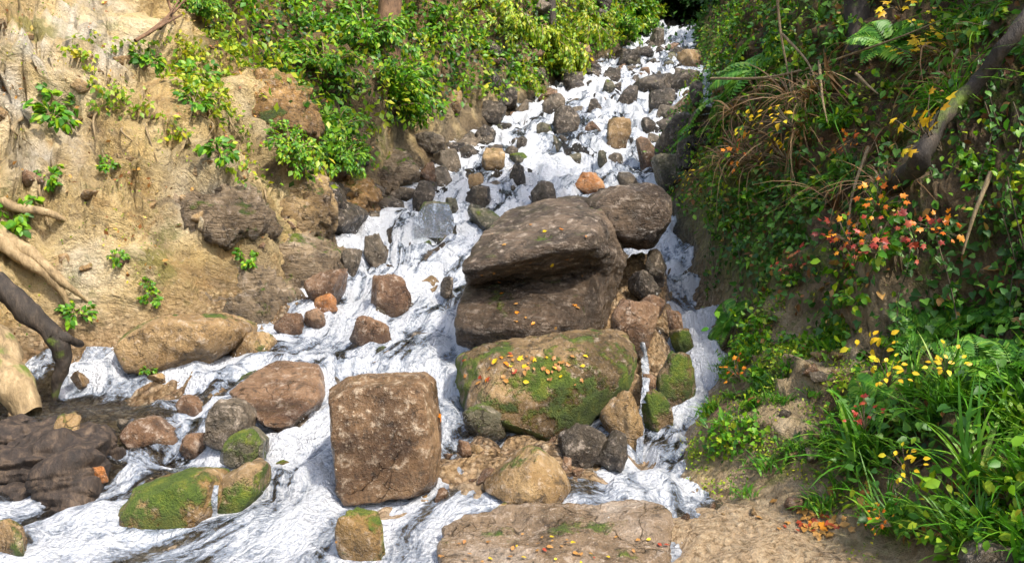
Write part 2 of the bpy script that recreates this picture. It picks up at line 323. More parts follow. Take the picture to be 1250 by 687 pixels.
def terrain_mat():
    b = NB('hill_soil')
    L_, R_, Bd = b.attr('left_bank'), b.attr('right_bank'), b.attr('stream_bed')
    st = b.attr('strata')
    n1 = b.noise(1.3, 7, 0.62, dist=0.5); n2 = b.noise(7, 7, 0.68); n3 = b.noise(30, 5, 0.7); n4 = b.noise(0.8, 3)
    # left: ochre soil, grey limestone, rusty seams, some moss
    cl = b.ramp(n1, [(0.26, (0.30, 0.18, 0.06)), (0.40, (0.54, 0.38, 0.15)), (0.54, (0.66, 0.50, 0.24)), (0.70, (0.72, 0.60, 0.38))])
    cl = b.mix(b.math('MULTIPLY', b.step(b.noise(1.7, 5, 0.6, dist=1.0), 0.57, 0.68), 0.6), cl, (0.46, 0.25, 0.07))
    cl = b.mix(b.math('MULTIPLY', b.step(st, -0.15, -0.6), 0.75), cl, (0.11, 0.08, 0.05))
    cl = b.mix(b.math('MULTIPLY', b.step(b.noise(1.1, 4, 0.6), 0.56, 0.63), 0.5), cl, (0.30, 0.25, 0.18))
    cl = b.mix(b.math('MULTIPLY', b.step(b.noise(1.9, 6, 0.7), 0.55, 0.64), 0.7), cl, (0.15, 0.16, 0.02))
    sn = b.noise(2.2, 8, 0.7, vec=b.n('ShaderNodeAttribute', attribute_name='strat_co').outputs['Vector'], dist=0.5)
    cl = b.mix(b.math('MULTIPLY', b.step(sn, 0.45, 0.35), 0.65), cl, (0.13, 0.095, 0.05))
    cl = b.mix(b.math('MULTIPLY', b.step(n2, 0.46, 0.34), 0.5), cl, (0.20, 0.14, 0.07))
    cl = b.mix(b.math('MULTIPLY', b.step(n3, 0.55, 0.70), 0.5), cl, (0.66, 0.56, 0.40))
    cl = b.mix(b.math('MULTIPLY', b.attr('under'), 0.85), cl, b.ramp(n2, [(0.35, (0.03, 0.02, 0.01)), (0.55, (0.13, 0.075, 0.03)), (0.7, (0.34, 0.19, 0.07))]))  # soil coloured darker beneath the thicket, painted shade for its gaps
    cl = b.mix(b.math('MULTIPLY', b.attr('pale_spots'), 0.9), cl, b.ramp(n2, [(0.35, (0.55, 0.46, 0.33)), (0.6, (0.78, 0.72, 0.60))]))
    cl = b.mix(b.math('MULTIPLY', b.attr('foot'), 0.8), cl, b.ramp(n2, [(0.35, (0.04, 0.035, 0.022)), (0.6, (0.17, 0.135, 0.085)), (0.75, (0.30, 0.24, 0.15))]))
    # right: damp brown earth with a pale tufa patch and moss
    cr = b.ramp(n2, [(0.3, (0.04, 0.024, 0.012)), (0.5, (0.13, 0.08, 0.038)), (0.72, (0.30, 0.20, 0.10))])
    cp = b.ramp(n2, [(0.3, (0.17, 0.12, 0.06)), (0.5, (0.36, 0.27, 0.15)), (0.7, (0.52, 0.42, 0.28))])
    cr = b.mix(b.attr('pale'), cr, cp)
    cr = b.mix(b.math('MULTIPLY', b.step(b.noise(2.6, 7, 0.72), 0.5, 0.6), 0.85), cr, b.ramp(n3, [(0.35, (0.04, 0.07, 0.008)), (0.65, (0.16, 0.20, 0.02))]))
    cr = b.mix(b.math('MULTIPLY', b.attr('mossy'), b.step(n2, .36, .54)), cr, b.ramp(n3, [(0.35, (0.04, 0.075, 0.008)), (0.65, (0.17, 0.24, 0.015))]))
    # bed: wet gravel
    vo = b.n('ShaderNodeTexVoronoi'); vo.inputs['Scale'].default_value = 26; vo.inputs['Randomness'].default_value = 1
    wq = b.n('ShaderNodeTexNoise'); wq.inputs['Scale'].default_value = 9; wq.inputs['Detail'].default_value = 4; b.l(b.pos(), wq.inputs['Vector'])
    ws = b.n('ShaderNodeVectorMath', operation='SCALE'); b.l(wq.outputs['Color'], ws.inputs[0]); ws.inputs['Scale'].default_value = 0.05
    wa = b.n('ShaderNodeVectorMath', operation='ADD'); b.l(b.pos(), wa.inputs[0]); b.l(ws.outputs[0], wa.inputs[1]); b.l(wa.outputs[0], vo.inputs['Vector'])
    sx = b.n('ShaderNodeSeparateColor'); b.l(vo.outputs['Color'], sx.inputs[0])
    cb = b.ramp(sx.outputs[0], [(0.0, (0.14, 0.085, 0.045)), (0.35, (0.34, 0.22, 0.12)), (0.6, (0.46, 0.32, 0.19)), (0.85, (0.56, 0.44, 0.30)), (1, (0.26, 0.15, 0.08))])
    cb = b.mix(b.math('MULTIPLY', b.step(vo.outputs['Distance'], 0.35, 0.7), .8), cb, (0.10, 0.065, 0.035))
    cb = b.mix(b.math('MULTIPLY', b.step(b.noise(3.2, 6, .65), 0.44, 0.58), 0.8), cb, b.ramp(n3, [(0.35, (0.20, 0.12, 0.055)), (0.5, (0.40, 0.27, 0.14)), (0.65, (0.58, 0.43, 0.26))]))
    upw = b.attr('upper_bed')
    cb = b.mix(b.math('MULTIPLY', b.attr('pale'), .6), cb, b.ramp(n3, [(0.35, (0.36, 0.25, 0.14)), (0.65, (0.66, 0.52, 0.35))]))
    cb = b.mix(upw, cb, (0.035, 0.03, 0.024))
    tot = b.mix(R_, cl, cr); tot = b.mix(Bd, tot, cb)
    tot = b.mix(b.math('MULTIPLY', b.step(n3, 0.45, 0.30), 0.5), tot, (0.05, 0.035, 0.02))
    ro = b.math('SUBTRACT', 0.85, b.math('MULTIPLY', Bd, 0.62))
    peb = b.math('MULTIPLY', b.math('SUBTRACT', 1.0, vo.outputs['Distance']), b.math('MULTIPLY', b.math('MULTIPLY', Bd, b.math('SUBTRACT', 1.0, b.math('MULTIPLY', b.attr('pale'), .75))), 0.9))
    n2 = b.math('ADD', n2, b.math('MULTIPLY', b.math('MULTIPLY', sn, b.math('SUBTRACT', 1.0, R_)), 1.9))
    h = b.math('ADD', b.math('ADD', b.math('MULTIPLY', n2, 1.8), b.math('MULTIPLY', n3, 0.8)), peb)
    return b.done(b.princ(tot, ro, b.bump(h, 1.0, 0.07), 0.35))
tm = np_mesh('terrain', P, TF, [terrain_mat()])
bed_k = kb * (1 - sstep(-0.05, 0.35, np.maximum(dl, dr)))
set_attr(tm, 'left_bank', kl); set_attr(tm, 'right_bank', sstep(-1.0, 1.0, dr - dl)); set_attr(tm, 'stream_bed', bed_k)
a_ = tm.attributes.new('strat_co', 'FLOAT_VECTOR', 'POINT'); a_.data.foreach_set('vector', S.astype(np.float32).ravel())
pale_spots = 0 * x
for (cu, cv, cr_) in ((100, 15, 45), (35, 60, 30), (135, 50, 35), (95, 350, 45), (20, 100, 40), (60, 200, 40), (250, 250, 30)): pale_spots = np.maximum(pale_spots, np.exp(-(((U - cu) / cr_) ** 2 + ((Vv - cv) / (cr_ * 1.3)) ** 2)))
def inpoly(u, v, poly):
    c = np.zeros(u.shape, bool); n = len(poly)
    for i in range(n):
        (x0, y0), (x1, y1) = poly[i], poly[(i + 1) % n]
        c ^= ((y0 > v) != (y1 > v)) & (u < (x1 - x0) * (v - y0) / (y1 - y0 + 1e-12) + x0)
    return c
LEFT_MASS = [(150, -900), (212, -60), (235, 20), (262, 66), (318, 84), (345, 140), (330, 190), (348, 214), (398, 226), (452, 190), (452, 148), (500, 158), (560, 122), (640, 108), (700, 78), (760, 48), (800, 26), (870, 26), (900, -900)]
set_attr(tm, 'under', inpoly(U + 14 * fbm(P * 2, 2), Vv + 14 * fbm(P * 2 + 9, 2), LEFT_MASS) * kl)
set_attr(tm, 'mossy', sstep(.75, .2, dr) * sstep(-.35, .15, dr) * sstep(5.2, 6.2, y))
set_attr(tm, 'pale_spots', np.clip(pale_spots * sstep(-.5, .3, fbm(P * 2.2 + 81, 4)) * 1.3, 0, 1) * kl)  # paler spots on the left cliff, broken up by noise
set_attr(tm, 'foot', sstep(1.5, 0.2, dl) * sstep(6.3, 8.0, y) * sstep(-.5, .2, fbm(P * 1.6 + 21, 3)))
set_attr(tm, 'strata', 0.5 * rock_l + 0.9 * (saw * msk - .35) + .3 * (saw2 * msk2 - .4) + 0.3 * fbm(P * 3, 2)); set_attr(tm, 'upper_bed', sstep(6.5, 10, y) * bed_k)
pw = fbm(P * 1.5 + 7, 3)
pale = np.exp(-(((P[:, 0] - 1.6) / 0.7) ** 2 + ((P[:, 1] - 4.8) / 0.9) ** 2)) * 1.4 * sstep(-0.6, 0.0, pw)
pale = np.maximum(pale, sstep(0.5, 0.1, dr) * sstep(4.6, 4.0, y))
set_attr(tm, 'pale', np.clip(pale, 0, 1))
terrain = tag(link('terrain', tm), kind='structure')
BV = BVHTree.FromPolygons(P.tolist(), TF.tolist())
def hit(u, v):                                  # where the sight line through a photograph pixel meets the ground
    d = Vector(((u - 625) / FPX, 1, (343.5 - v) / FPX)).normalized()
    p, n, i, t = BV.ray_cast(Vector((0, 0, 0)), d)
    if p is None: return PX(u, v, 40), Vector((0, 0, 1))
    return p, n
def drop(x, y):                                 # ground under a point
    p, n, i, t = BV.ray_cast(Vector((x, y, 80)), Vector((0, 0, -1)))
    return (p, n) if p is not None else (Vector((x, y, 0)), Vector((0, 0, 1)))

# ------------------------------------------------------------------ rocks
def ico(sub):
    bm = bmesh.new(); bmesh.ops.create_icosphere(bm, subdivisions=sub, radius=1)
    V = np.array([v.co[:] for v in bm.verts]); F = np.array([[v.index for v in f.verts] for f in bm.faces]); bm.free(); return V, F
ICO = {k: ico(k) for k in (3, 4, 5)}
def rock_shape(seed, sub=4, p=14, planes=15, rough=0.06):
    r = np.random.default_rng(seed); V, F = ICO[sub]
    n = r.normal(size=(planes, 3)); n /= np.linalg.norm(n, axis=1)[:, None]
    n = np.concatenate([n, [[0, 0, 1], [0, 0, -1]]]); d = r.uniform(0.72, 1.0, len(n)); d[-2] = r.uniform(.7, .95)
    a = np.clip(V @ n.T / d, 0.02, None)
    rad = (a ** p).sum(1) ** (-1 / p)
    W = V * rad[:, None]
    o = r.uniform(-50, 50, 3)
    W = W + V * (rough * fbm(W * 1.7 + o, 4, 0.55) + 0.5 * rough * ridged(W * 3.1 + o, 3) - 0.3 * rough)[:, None]
    W /= np.abs(W).max(0)
    return W, F
ROCKS = []          # footprints for the water: x, y, radius
ROT = random.Random(3)
def rock(name, u, v, wpx, hpx, mat, label, seed, p=14, deep=0.8, rough=0.06, sub=4, tilt=0.0, bury=0.30, cat='rock', group=None, d=None):
    b, _ = hit(u, v + hpx * 0.42); dd = (d if d else b.y - min(0.08 / (0.36 + max(0, v + hpx * .42 - 343) / FPX), .2))
    wd = wpx / FPX * dd; dd2 = dd + 0.38 * wd * deep
    wd = wpx / FPX * dd2 * 0.5; hd = hpx / FPX * dd2
    c = PX(u, v, dd2); zt = c.z + hd * 0.5; zb_ = c.z - hd * (0.5 + bury)
    V, F = rock_shape(seed, sub, p, 15, rough)
    V = V * np.array([wd, wd * deep, (zt - zb_) / 2])
    if tilt:
        ct, st = math.cos(tilt), math.sin(tilt); V = V @ np.array([[ct, 0, st], [0, 1, 0], [-st, 0, ct]]).T
    me = np_mesh(name, V, F, [M[mat]])
    o = link(name, me); o.location = (c.x, c.y, (zt + zb_) / 2)
    ROCKS.append((c.x, c.y, wd, zt))
    return tag(o, label, cat, group)

def hull_planes(pts):
    bm = bmesh.new()
    for q_ in pts: bm.verts.new(q_)
    r = bmesh.ops.convex_hull(bm, input=bm.verts)
    dead = list({g for g in r['geom_interior'] + r['geom_unused'] if isinstance(g, bmesh.types.BMVert)})
    bmesh.ops.delete(bm, geom=dead, context='VERTS')
    me = bpy.data.meshes.new('hull'); bm.to_mesh(me); bm.free(); return me
def hull_rock(name, hulls, mat, label, vox=0.03, amp=0.025, seed=1, smooth=3, strata=0.0, cat='boulder', chip=True):
    """hulls: lists of world points; the convex bodies are fused into one weathered mesh"""
    bm = bmesh.new()
    for h in hulls:
        me = hull_planes(h); bm.from_mesh(me)
    me = bpy.data.meshes.new(name); bm.to_mesh(me); bm.free()
    t = bpy.data.objects.new('tmp', me); COL.objects.link(t)
    md = t.modifiers.new('r', 'REMESH'); md.mode = 'VOXEL'; md.voxel_size = vox
    ms = t.modifiers.new('s', 'SMOOTH'); ms.iterations = smooth; ms.factor = 0.5
    dg = bpy.context.evaluated_depsgraph_get(); e = bpy.data.meshes.new_from_object(t.evaluated_get(dg))
    bpy.data.objects.remove(t)
    n = len(e.vertices); V = np.empty(n * 3, np.float32); e.vertices.foreach_get('co', V); V = V.reshape(-1, 3).astype(float)
    Nn = np.empty(n * 3, np.float32); e.vertices.foreach_get('normal', Nn); Nn = Nn.reshape(-1, 3)
    o3 = np.random.default_rng(seed).uniform(-30, 30, 3)
    d = amp * (fbm(V * 3.2 + o3, 4, 0.55) + 0.7 * ridged(V * 6 + o3, 3) - 0.3)
    if strata: d = d + strata * ridged((V + 0.05 * fbm(V * 2, 2)[:, None]) * np.array([1.6, 1.6, 8.5]) + o3, 3)
    V = V + Nn * d[:, None]
    if chip:
        rc = np.random.default_rng(seed + 77); big = (V.max(0) - V.min(0)).max()
        for _ in range(16):
            n_ = rc.normal(size=3); n_ /= np.linalg.norm(n_); a_ = V @ n_; ex = a_ - np.quantile(a_, rc.uniform(.955, .992))
            V = V - n_ * (np.clip(ex, 0, .08 * big) * .85)[:, None]
        V = V + Nn * (0.25 * amp * ridged(V * 9 + o3, 3))[:, None]
    c = V.mean(0); c[2] = V[:, 2].min()
    e.vertices.foreach_set('co', (V - c).astype(np.float32).ravel()); e.update()
    e.materials.clear(); e.materials.append(M[mat]); e.polygons.foreach_set('use_smooth', np.ones(len(e.polygons), bool))
    e.name = name
    o = link(name, e); o.location = c
    ROCKS.append((c[0], c[1], 0.5 * (V[:, 0].max() - V[:, 0].min()), V[:, 2].max()))
    return tag(o, label, cat)
def prism(outline, d0, T, front=0.8, fd=0.0, back=0.85, tilt=0.0):
    """3-D points of a body whose middle outline is the given pixel polygon; T metres thick"""
    uc = sum(p[0] for p in outline) / len(outline); vc = sum(p[1] for p in outline) / len(outline); pts = []
    for f, dd in ((front, d0 + fd), (1.0, d0 + 0.28 * T), (back, d0 + T)):
        for (u, v) in outline:
            dl_ = dd + tilt * (vc - v) / FPX * d0
            q_ = PX(uc + (u - uc) * f, vc + (v - vc) * f, d0 + 0.28 * T)
            pts.append((q_.x, dl_, q_.z))
    return pts

# the great overhanging boulder: upper slab, recess, lower block
up = [PX(612, 264, 7.0), PX(655, 247, 7.2), PX(705, 240, 7.35), PX(737, 249, 7.3), PX(752, 272, 7.15), PX(762, 322, 7.0), PX(752, 350, 7.0),
      PX(588, 288, 6.45), PX(566, 326, 5.98), PX(640, 308, 5.88), PX(724, 288, 5.95), PX(727, 298, 5.95), PX(566, 332, 5.98), PX(640, 316, 5.9), PX(574, 352, 6.7), PX(640, 340, 6.7), PX(716, 326, 6.65), PX(740, 345, 6.7)]
lo = [PX(574, 347, 6.55), PX(560, 374, 6.12), PX(556, 400, 5.98), PX(560, 420, 6.05), PX(600, 430, 6.0), PX(640, 437, 6.0), PX(690, 426, 6.0), PX(712, 405, 6.0), PX(718, 334, 6.5), PX(730, 330, 6.4), PX(735, 400, 6.5),
      PX(758, 335, 7.0), PX(742, 385, 6.9), PX(700, 424, 6.7), PX(620, 434, 6.9), PX(580, 340, 7.0), PX(640, 342, 6.55), PX(640, 402, 5.8), PX(585, 402, 5.9), PX(695, 392, 5.88)]
hull_rock('boulder', [up, lo], 'bigrock', 'huge dark brown overhanging boulder in midstream, moss patch on its slanted top', 0.018, 0.012, 5, 1, 0.014, chip=False)
hull_rock('boulder', [prism([(700, 250), (745, 232), (805, 222), (818, 245), (815, 275), (795, 300), (760, 300), (735, 290)], 6.9, 0.9)], 'bigrock',
          'dark blocky boulder wedged behind the right shoulder of the huge boulder', 0.03, 0.03, 6)
hull_rock('boulder', [prism([(556, 442), (600, 428), (690, 412), (768, 412), (785, 452), (760, 482), (700, 500), (665, 535), (610, 524), (566, 495)], 5.15, 1.15, 0.85, 0, .95, 0.45)], 'mossy',
          'wide mossy boulder strewn with fallen leaves beneath the huge boulder', 0.025, 0.03, 8)
hull_rock('boulder', [prism([(401, 476), (424, 462), (512, 459), (526, 470), (536, 540), (534, 588), (516, 603), (425, 615), (412, 600), (407, 545)], 4.25, 0.6, 0.86, 0, .9, 0.12)], 'block',
          'upright brown block of stone standing alone in the foreground water', 0.012, 0.012, 9, 1, chip=False)
hull_rock('rock', [[PX(640, 538, 4.441), PX(655, 545, 4.395), PX(590, 588, 4.301), PX(592, 600, 4.161), PX(628, 622, 4.021), PX(690, 618, 4.067), PX(702, 600, 4.208), PX(680, 560, 4.395), PX(660, 560, 4.133), PX(620, 600, 4.582), PX(700, 610, 4.488)]], 'tan',
          'pointed pale stone like a small pyramid on the foreground gravel', 0.014, 0.012, 10, 2, cat='rock')
hull_rock('rock', [[PX(545, 640, 3.85), PX(600, 620, 3.98), PX(720, 617, 4.0), PX(800, 612, 4.0), PX(816, 626, 3.85), PX(818, 700, 3.4), PX(545, 700, 3.35), PX(535, 652, 3.7), PX(545, 790, 3.4), PX(816, 790, 3.45), PX(600, 680, 4.3), PX(790, 680, 4.3)]], 'gravelslab',
          'broad flat wet slab at the bottom edge, littered with small leaves', 0.014, 0.024, 12, 1, cat='rock', chip=False)
hull_rock('boulder', [prism([(145, 412), (170, 395), (205, 386), (262, 388), (300, 402), (282, 425), (250, 442), (200, 458), (150, 452)], 6.0, 0.9)], 'tan',
          'large tan boulder at the foot of the left cliff beside the small fall', 0.022, 0.025, 13)
hull_rock('boulder', [prism([(148, 625), (165, 597), (215, 578), (262, 575), (268, 610), (255, 645), (200, 668), (160, 662)], 3.95, 0.45)], 'mossgold',
          'rounded boulder coated in yellow green moss in the lower left water', 0.014, 0.012, 14)
hull_rock('boulder', [prism([(262, 610), (270, 585), (300, 568), (318, 570), (316, 600), (300, 632), (270, 642)], 4.1, 0.4)], 'mossy',
          'dark mossy stone split from the rounded mossy boulder by a trickle', 0.014, 0.012, 15)
hull_rock('boulder', [[PX(282, 478, 5.3), PX(310, 455, 5.6), PX(345, 436, 5.9), (PX(395, 434, 5.9)), PX(398, 462, 5.6), PX(388, 492, 5.3), PX(345, 524, 4.9), PX(318, 515, 5.0), PX(300, 500, 5.1), PX(390, 500, 5.7), PX(300, 500, 5.8), PX(345, 530, 5.3)]], 'brown',
          'slanting flat brown rock with a dark front face in the left channel', 0.016, 0.014, 16, 2)
hull_rock('rock', [prism([(250, 540), (254, 500), (268, 489), (292, 492), (302, 512), (298, 545), (270, 552)], 4.75, 0.35)], 'grey',
          'grey upright stone left of the slanting flat rock', 0.012, 0.010, 17, 2, cat='rock')
hull_rock('rock', [prism([(268, 562), (280, 535), (305, 522), (320, 540), (320, 565), (295, 572)], 4.5, 0.3)], 'greygreen',
          'small grey stone with moss leaning on the grey upright stone', 0.012, 0.010, 18, 2, cat='rock')

LEDGES = [
 ([(130, 190), (180, 183), (238, 215), (300, 248), (332, 285), (300, 292), (240, 264), (170, 234)], 'cliffgrey', 'long dark grey rock fold slanting down the middle of the left cliff'),
 ([(262, 92), (300, 84), (348, 108), (378, 150), (362, 168), (312, 138), (270, 122)], 'cliffgold', 'golden brown overhanging ledge under the bushes of the left cliff'),
 ([(300, 272), (360, 288), (405, 330), (372, 352), (320, 322)], 'cliffgrey', 'grey rock face low on the cliff beside the cascade'),
 ([(380, 214), (420, 208), (452, 240), (432, 277), (396, 262)], 'cliffgold', 'brown outcrop at the corner of the cliff above the white water'),
 ([(230, 332), (300, 334), (348, 368), (322, 394), (250, 378)], 'cliffgrey', 'mossy grey foot of the cliff behind the tan boulder'),
 ([(328, 232), (370, 224), (402, 254), (382, 277), (345, 268)], 'cliffrock', 'tan outcrop between the dark fold and the corner outcrop'),
 ([(440, 194), (480, 188), (504, 212), (472, 236), (446, 226)], 'cliffgrey', 'grey outcrop where the cliff meets the left shore stones'),
]
for k, (ol, mt, lb) in enumerate(LEDGES):
    p_, n_ = hit(sum(q[0] for q in ol) / len(ol), sum(q[1] for q in ol) / len(ol))
    hull_rock('rock_ledge', [prism(ol, p_.y + (.12 if k == 0 else .04), .7, .9, 0, 1.05, .95)], mt, lb, 0.022, 0.075, 300 + k, 1, 0.06, 'rock')
RL = [  # u, v, w, h, material, label
 (180, 527, 78, 40, 'brown', 'low wet brown rock in the shallow rapids below the tan boulder'),
 (232, 494, 34, 26, 'brown', 'little wet brown rock above the low rock in the left rapids'),
 (236, 540, 34, 26, 'brown', 'small brown stone left of the grey upright stone'),
 (360, 397, 48, 32, 'brown', 'brown rock at the lip of the left cascade under the orange stone'),
 (318, 417, 74, 30, 'tan', 'flat washed rock between the tan boulder and the left cascade'),
 (396, 349, 66, 36, 'brown', 'broad brown rock against the left bank cascade'),
 (398, 368, 30, 20, 'orange', 'small bright orange stone beside the broad brown rock'),
 (433, 321, 34, 36, 'grey', 'brownish grey rock left of the round grey rock'),
 (459, 304, 32, 40, 'grey', 'round smooth grey rock in white water below the draped rock'),
 (471, 355, 62, 46, 'brown', 'reddish brown wedge shaped rock in the middle of the white water'),
 (455, 402, 56, 30, 'brown', 'half drowned brown rock below the reddish wedge rock'),
 (528, 268, 62, 46, 'greygreen', 'greenish grey rock with water draping over its face'),
 (516, 237, 28, 40, 'dark', 'dark rock just above the draped greenish rock'),
 (546, 348, 18, 22, 'dark', 'small dark stone in the foam left of the huge boulder'),
 (550, 250, 20, 18, 'greygreen', 'small green grey stone right of the draped rock'),
 (580, 221, 24, 24, 'tan', 'yellowish stone perched on a dark rock in the upper white water'),
 (582, 238, 28, 24, 'dark', 'dark rock under the perched yellowish stone'),
 (578, 260, 24, 22, 'greygreen', 'submerged green stone below the perched yellowish stone'),
 (662, 235, 34, 28, 'grey', 'grey rock right behind the top of the huge boulder'),
 (720, 223, 42, 26, 'orange', 'bright orange brown rock above the huge boulder'),
 (765, 221, 36, 26, 'grey', 'wet grey rock right of the bright orange rock'),
 (790, 184, 46, 52, 'brown', 'tall smooth brown rock at the head of the right channel'),
 (755, 161, 30, 36, 'tan', 'leaning tan brown rock in the centre of the upper cascade'),
 (691, 144, 34, 34, 'dark', 'angular black rock in the centre of the upper cascade'),
 (725, 130, 30, 20, 'dark', 'low black rock with water spilling over beside the angular black rock'),
 (678, 174, 20, 20, 'greygreen', 'round mossy stone below the angular black rock'),
 (664, 158, 20, 16, 'greygreen', 'small mossy stone left of the angular black rock'),
 (633, 211, 22, 24, 'dark', 'dark wedge stone in the foam left of the grey rock'),
 (602, 192, 30, 24, 'tan', 'tan flecked rock among dark stones near the left edge of the cascade'),
 (625, 185, 20, 16, 'dark', 'dark stone right of the tan flecked rock'),
 (590, 165, 30, 26, 'dark', 'black rock on the left margin of the upper cascade'),
 (640, 131, 24, 22, 'grey', 'grey margin rock left of the upper white water'),
 (675, 126, 30, 26, 'grey', 'squarish grey rock on the left margin of the upper white water'),
 (750, 196, 20, 20, 'dark', 'small dark stone right of the mossy stones in the upper cascade'),
 (735, 192, 14, 18, 'greygreen', 'narrow green stone left of the small dark stone'),
 (703, 192, 18, 14, 'greygreen', 'low green stone in the middle of the upper cascade'),
 (772, 116, 38, 24, 'dark', 'dark mossy rock beside the long dark ledge'),
 (795, 103, 60, 30, 'dark', 'long dark ledge of rock across the upper cascade'),
 (828, 100, 56, 20, 'dark', 'flat dark slab over the right branch of the upper cascade'),
 (852, 112, 30, 26, 'dark', 'dark rock dividing the right branch at the top'),
 (815, 140, 44, 22, 'grey', 'grey rounded rock under the long dark ledge'),
 (790, 152, 24, 18, 'dark', 'little dark rock above the tall smooth brown rock'),
 (832, 166, 66, 56, 'dark', 'big dark mossy boulder under the right branch of the upper cascade'),
 (826, 205, 60, 44, 'greygreen', 'mossy boulder at the bend between the upper cascade and the right channel'),
 (862, 150, 44, 40, 'dark', 'dark boulder at the foot of the right branch'),
 (800, 122, 44, 24, 'dark', 'dark wet boulder under the left end of the flat dark slab'),
 (842, 70, 34, 24, 'tan', 'golden tan rock near the top right of the cascade'),
 (768, 70, 30, 22, 'dark', 'dark rock left of the topmost white water'),
 (804, 44, 26, 28, 'grey', 'pale grey rock at the very top of the cascade'),
 (748, 92, 24, 18, 'dark', 'dark stone where the topmost water first splits'),
 (742, 105, 18, 16, 'greygreen', 'small green rock below the first split of water'),
 (710, 62, 40, 22, 'brown', 'brown rock on the bank by the topmost water'),
 (700, 100, 30, 22, 'dark', 'dark bank rock left of the topmost white water'),
 (520, 172, 50, 22, 'grey', 'flat grey rock on the left shore below the bushes'),
 (555, 120, 22, 24, 'tan', 'pale tan stone lodged in the earth under the bushes'),
 (545, 195, 34, 30, 'grey', 'grey shore rock at the left margin of the cascade'),
 (600, 135, 34, 24, 'dark', 'dark shore rock under the lime bushes'),
 (570, 185, 26, 22, 'dark', 'black shore stone between grey rock and foam'),
 (770, 388, 66, 58, 'brown', 'angular brown rock tilted against the right foot of the huge boulder'),
 (797, 372, 36, 26, 'brown', 'small reddish brown rock on top of the tilted angular rock'),
 (824, 392, 24, 28, 'brown', 'small brown rock at the edge of the right channel'),
 (832, 412, 26, 30, 'mossy', 'mossy knob beside the right channel'),
 (823, 460, 54, 64, 'mossy', 'mossy boulder between right channel and the wide mossy boulder'),
 (792, 466, 22, 20, 'brown', 'small reddish stone wedged above the trickle'),
 (764, 508, 64, 62, 'tan', 'wet golden brown rock with a thin trickle down its front'),
 (803, 500, 36, 58, 'mossy', 'upright mossy rock right of the golden brown rock'),
 (705, 535, 66, 46, 'dark', 'dark wet rock in the shade under the wide mossy boulder'),
 (752, 545, 50, 40, 'dark', 'black wet rock below the golden brown rock'),
 (590, 512, 54, 40, 'greygreen', 'water washed dark stone left of the wide mossy boulder'),
 (568, 545, 22, 16, 'brown', 'small brown stone in the shallows behind the pointed stone'),
 (440, 650, 62, 70, 'mossgold', 'mossy stone at the bottom edge below the upright block'),
 (800, 320, 34, 40, 'dark', 'dark rock in the gap beside the right channel'),
 (785, 345, 40, 36, 'dark', 'black rock deep in the gap behind the huge boulder'),
 (845, 180, 40, 36, 'dark', 'mossy dark rock at the bend of the right channel'),
 (82, 522, 42, 38, 'tan', 'pale yellow stone sitting on the dark driftwood'),
 (12, 655, 60, 46, 'tan', 'tan rock in the lower left corner'),
 (1215, 680, 90, 44, 'grey', 'grey brown rock in the lower right corner'),
 (540, 600, 24, 14, 'brown', 'small brown pebble stone beside the upright block'),
 (385, 120+265, 30, 20, 'brown', 'dark brown stone under the small orange stone'),
]
for k, (u, v, w_, h_, mt, lb) in enumerate(RL):
    rock('boulder' if w_ > 60 else 'rock', u, v, w_, h_, mt, lb, 100 + k, p=(40, 18, 28, 60)[k % 4], deep=0.85, rough=0.085, sub=4, tilt=ROT.uniform(-.25, .25))
# small stones in and beside the cascade
TPL = []
for mt in ('dark', 'grey', 'greygreen', 'brown', 'tan'):
    for k in range(4):
        V, F = rock_shape(900 + k + 7 * len(TPL), 4, (50, 22, 34, 70)[k % 4], 9, 0.09); TPL.append((mt, np_mesh('rock', V, F, [M[mt]])))
def small_rock(x, y, s, label, group, flat=0.7, pick=None):
    p, n = drop(x, y); mt, me = TPL[ROT.choice(pick) if pick else ROT.choice([4, 12, 13, 14, 15, 16, 17, 18, 19]) if y < 5.2 else ROT.randrange(len(TPL)) if y < 9 else ROT.choice([0, 1, 2, 3, 0, 1, 2, 3, 4, 5, 6, 7, 8, 9, 12, 13, 14])]
    o = link('stone', me); o.scale = (s * ROT.uniform(.8, 1.25), s * ROT.uniform(.8, 1.2), s * flat * ROT.uniform(.8, 1.2))
    o.rotation_euler = (ROT.uniform(-.6, .6), ROT.uniform(-.6, .6), ROT.uniform(0, 6.3)); o.location = Vector((x, y, p.z + s * 0.22)) - (n * s * .45 if pick else Vector())
    ROCKS.append((x, y, s, p.z + s)); tag(o, label, 'stone', group)
for k in range(105):
    y_ = 8.5 + 17.5 * ROT.random() ** 0.8; a, b = float(xl(np.array([y_]))[0]), float(xr(np.array([y_]))[0])
    small_rock(a + (b - a) * ROT.uniform(.05, .95), y_, min(.55, .13 * math.exp(ROT.gauss(0, .55))), 'one of many small dark wet stones in the white water of the upper cascade', 'small stones in the upper cascade')
for k in range(55):
    y_ = 8.5 + 16 * ROT.random(); a = float(xl(np.array([y_]))[0])
    small_rock(a + ROT.uniform(-.6, .45), y_, min(.6, .17 * math.exp(ROT.gauss(0, .5))), 'one of many grey stones piled along the left margin of the cascade', 'stones along the left margin')
for k in range(36):
    y_ = 4.6 + 3.6 * ROT.random(); a = float(xl(np.array([y_]))[0])
    small_rock(ROT.uniform(a + .2, -.5), y_, ROT.uniform(.04, .13), 'one of the small wet stones half drowned in the lower rapids', 'small stones in the lower rapids')
for k in range(20):
    p_, n_ = hit(ROT.uniform(880, 1040), ROT.uniform(420, 640)); small_rock(p_.x, p_.y, ROT.uniform(.02, .06), 'one of the small stones set in the bare slope of the right bank', 'stones set in the bare slope')
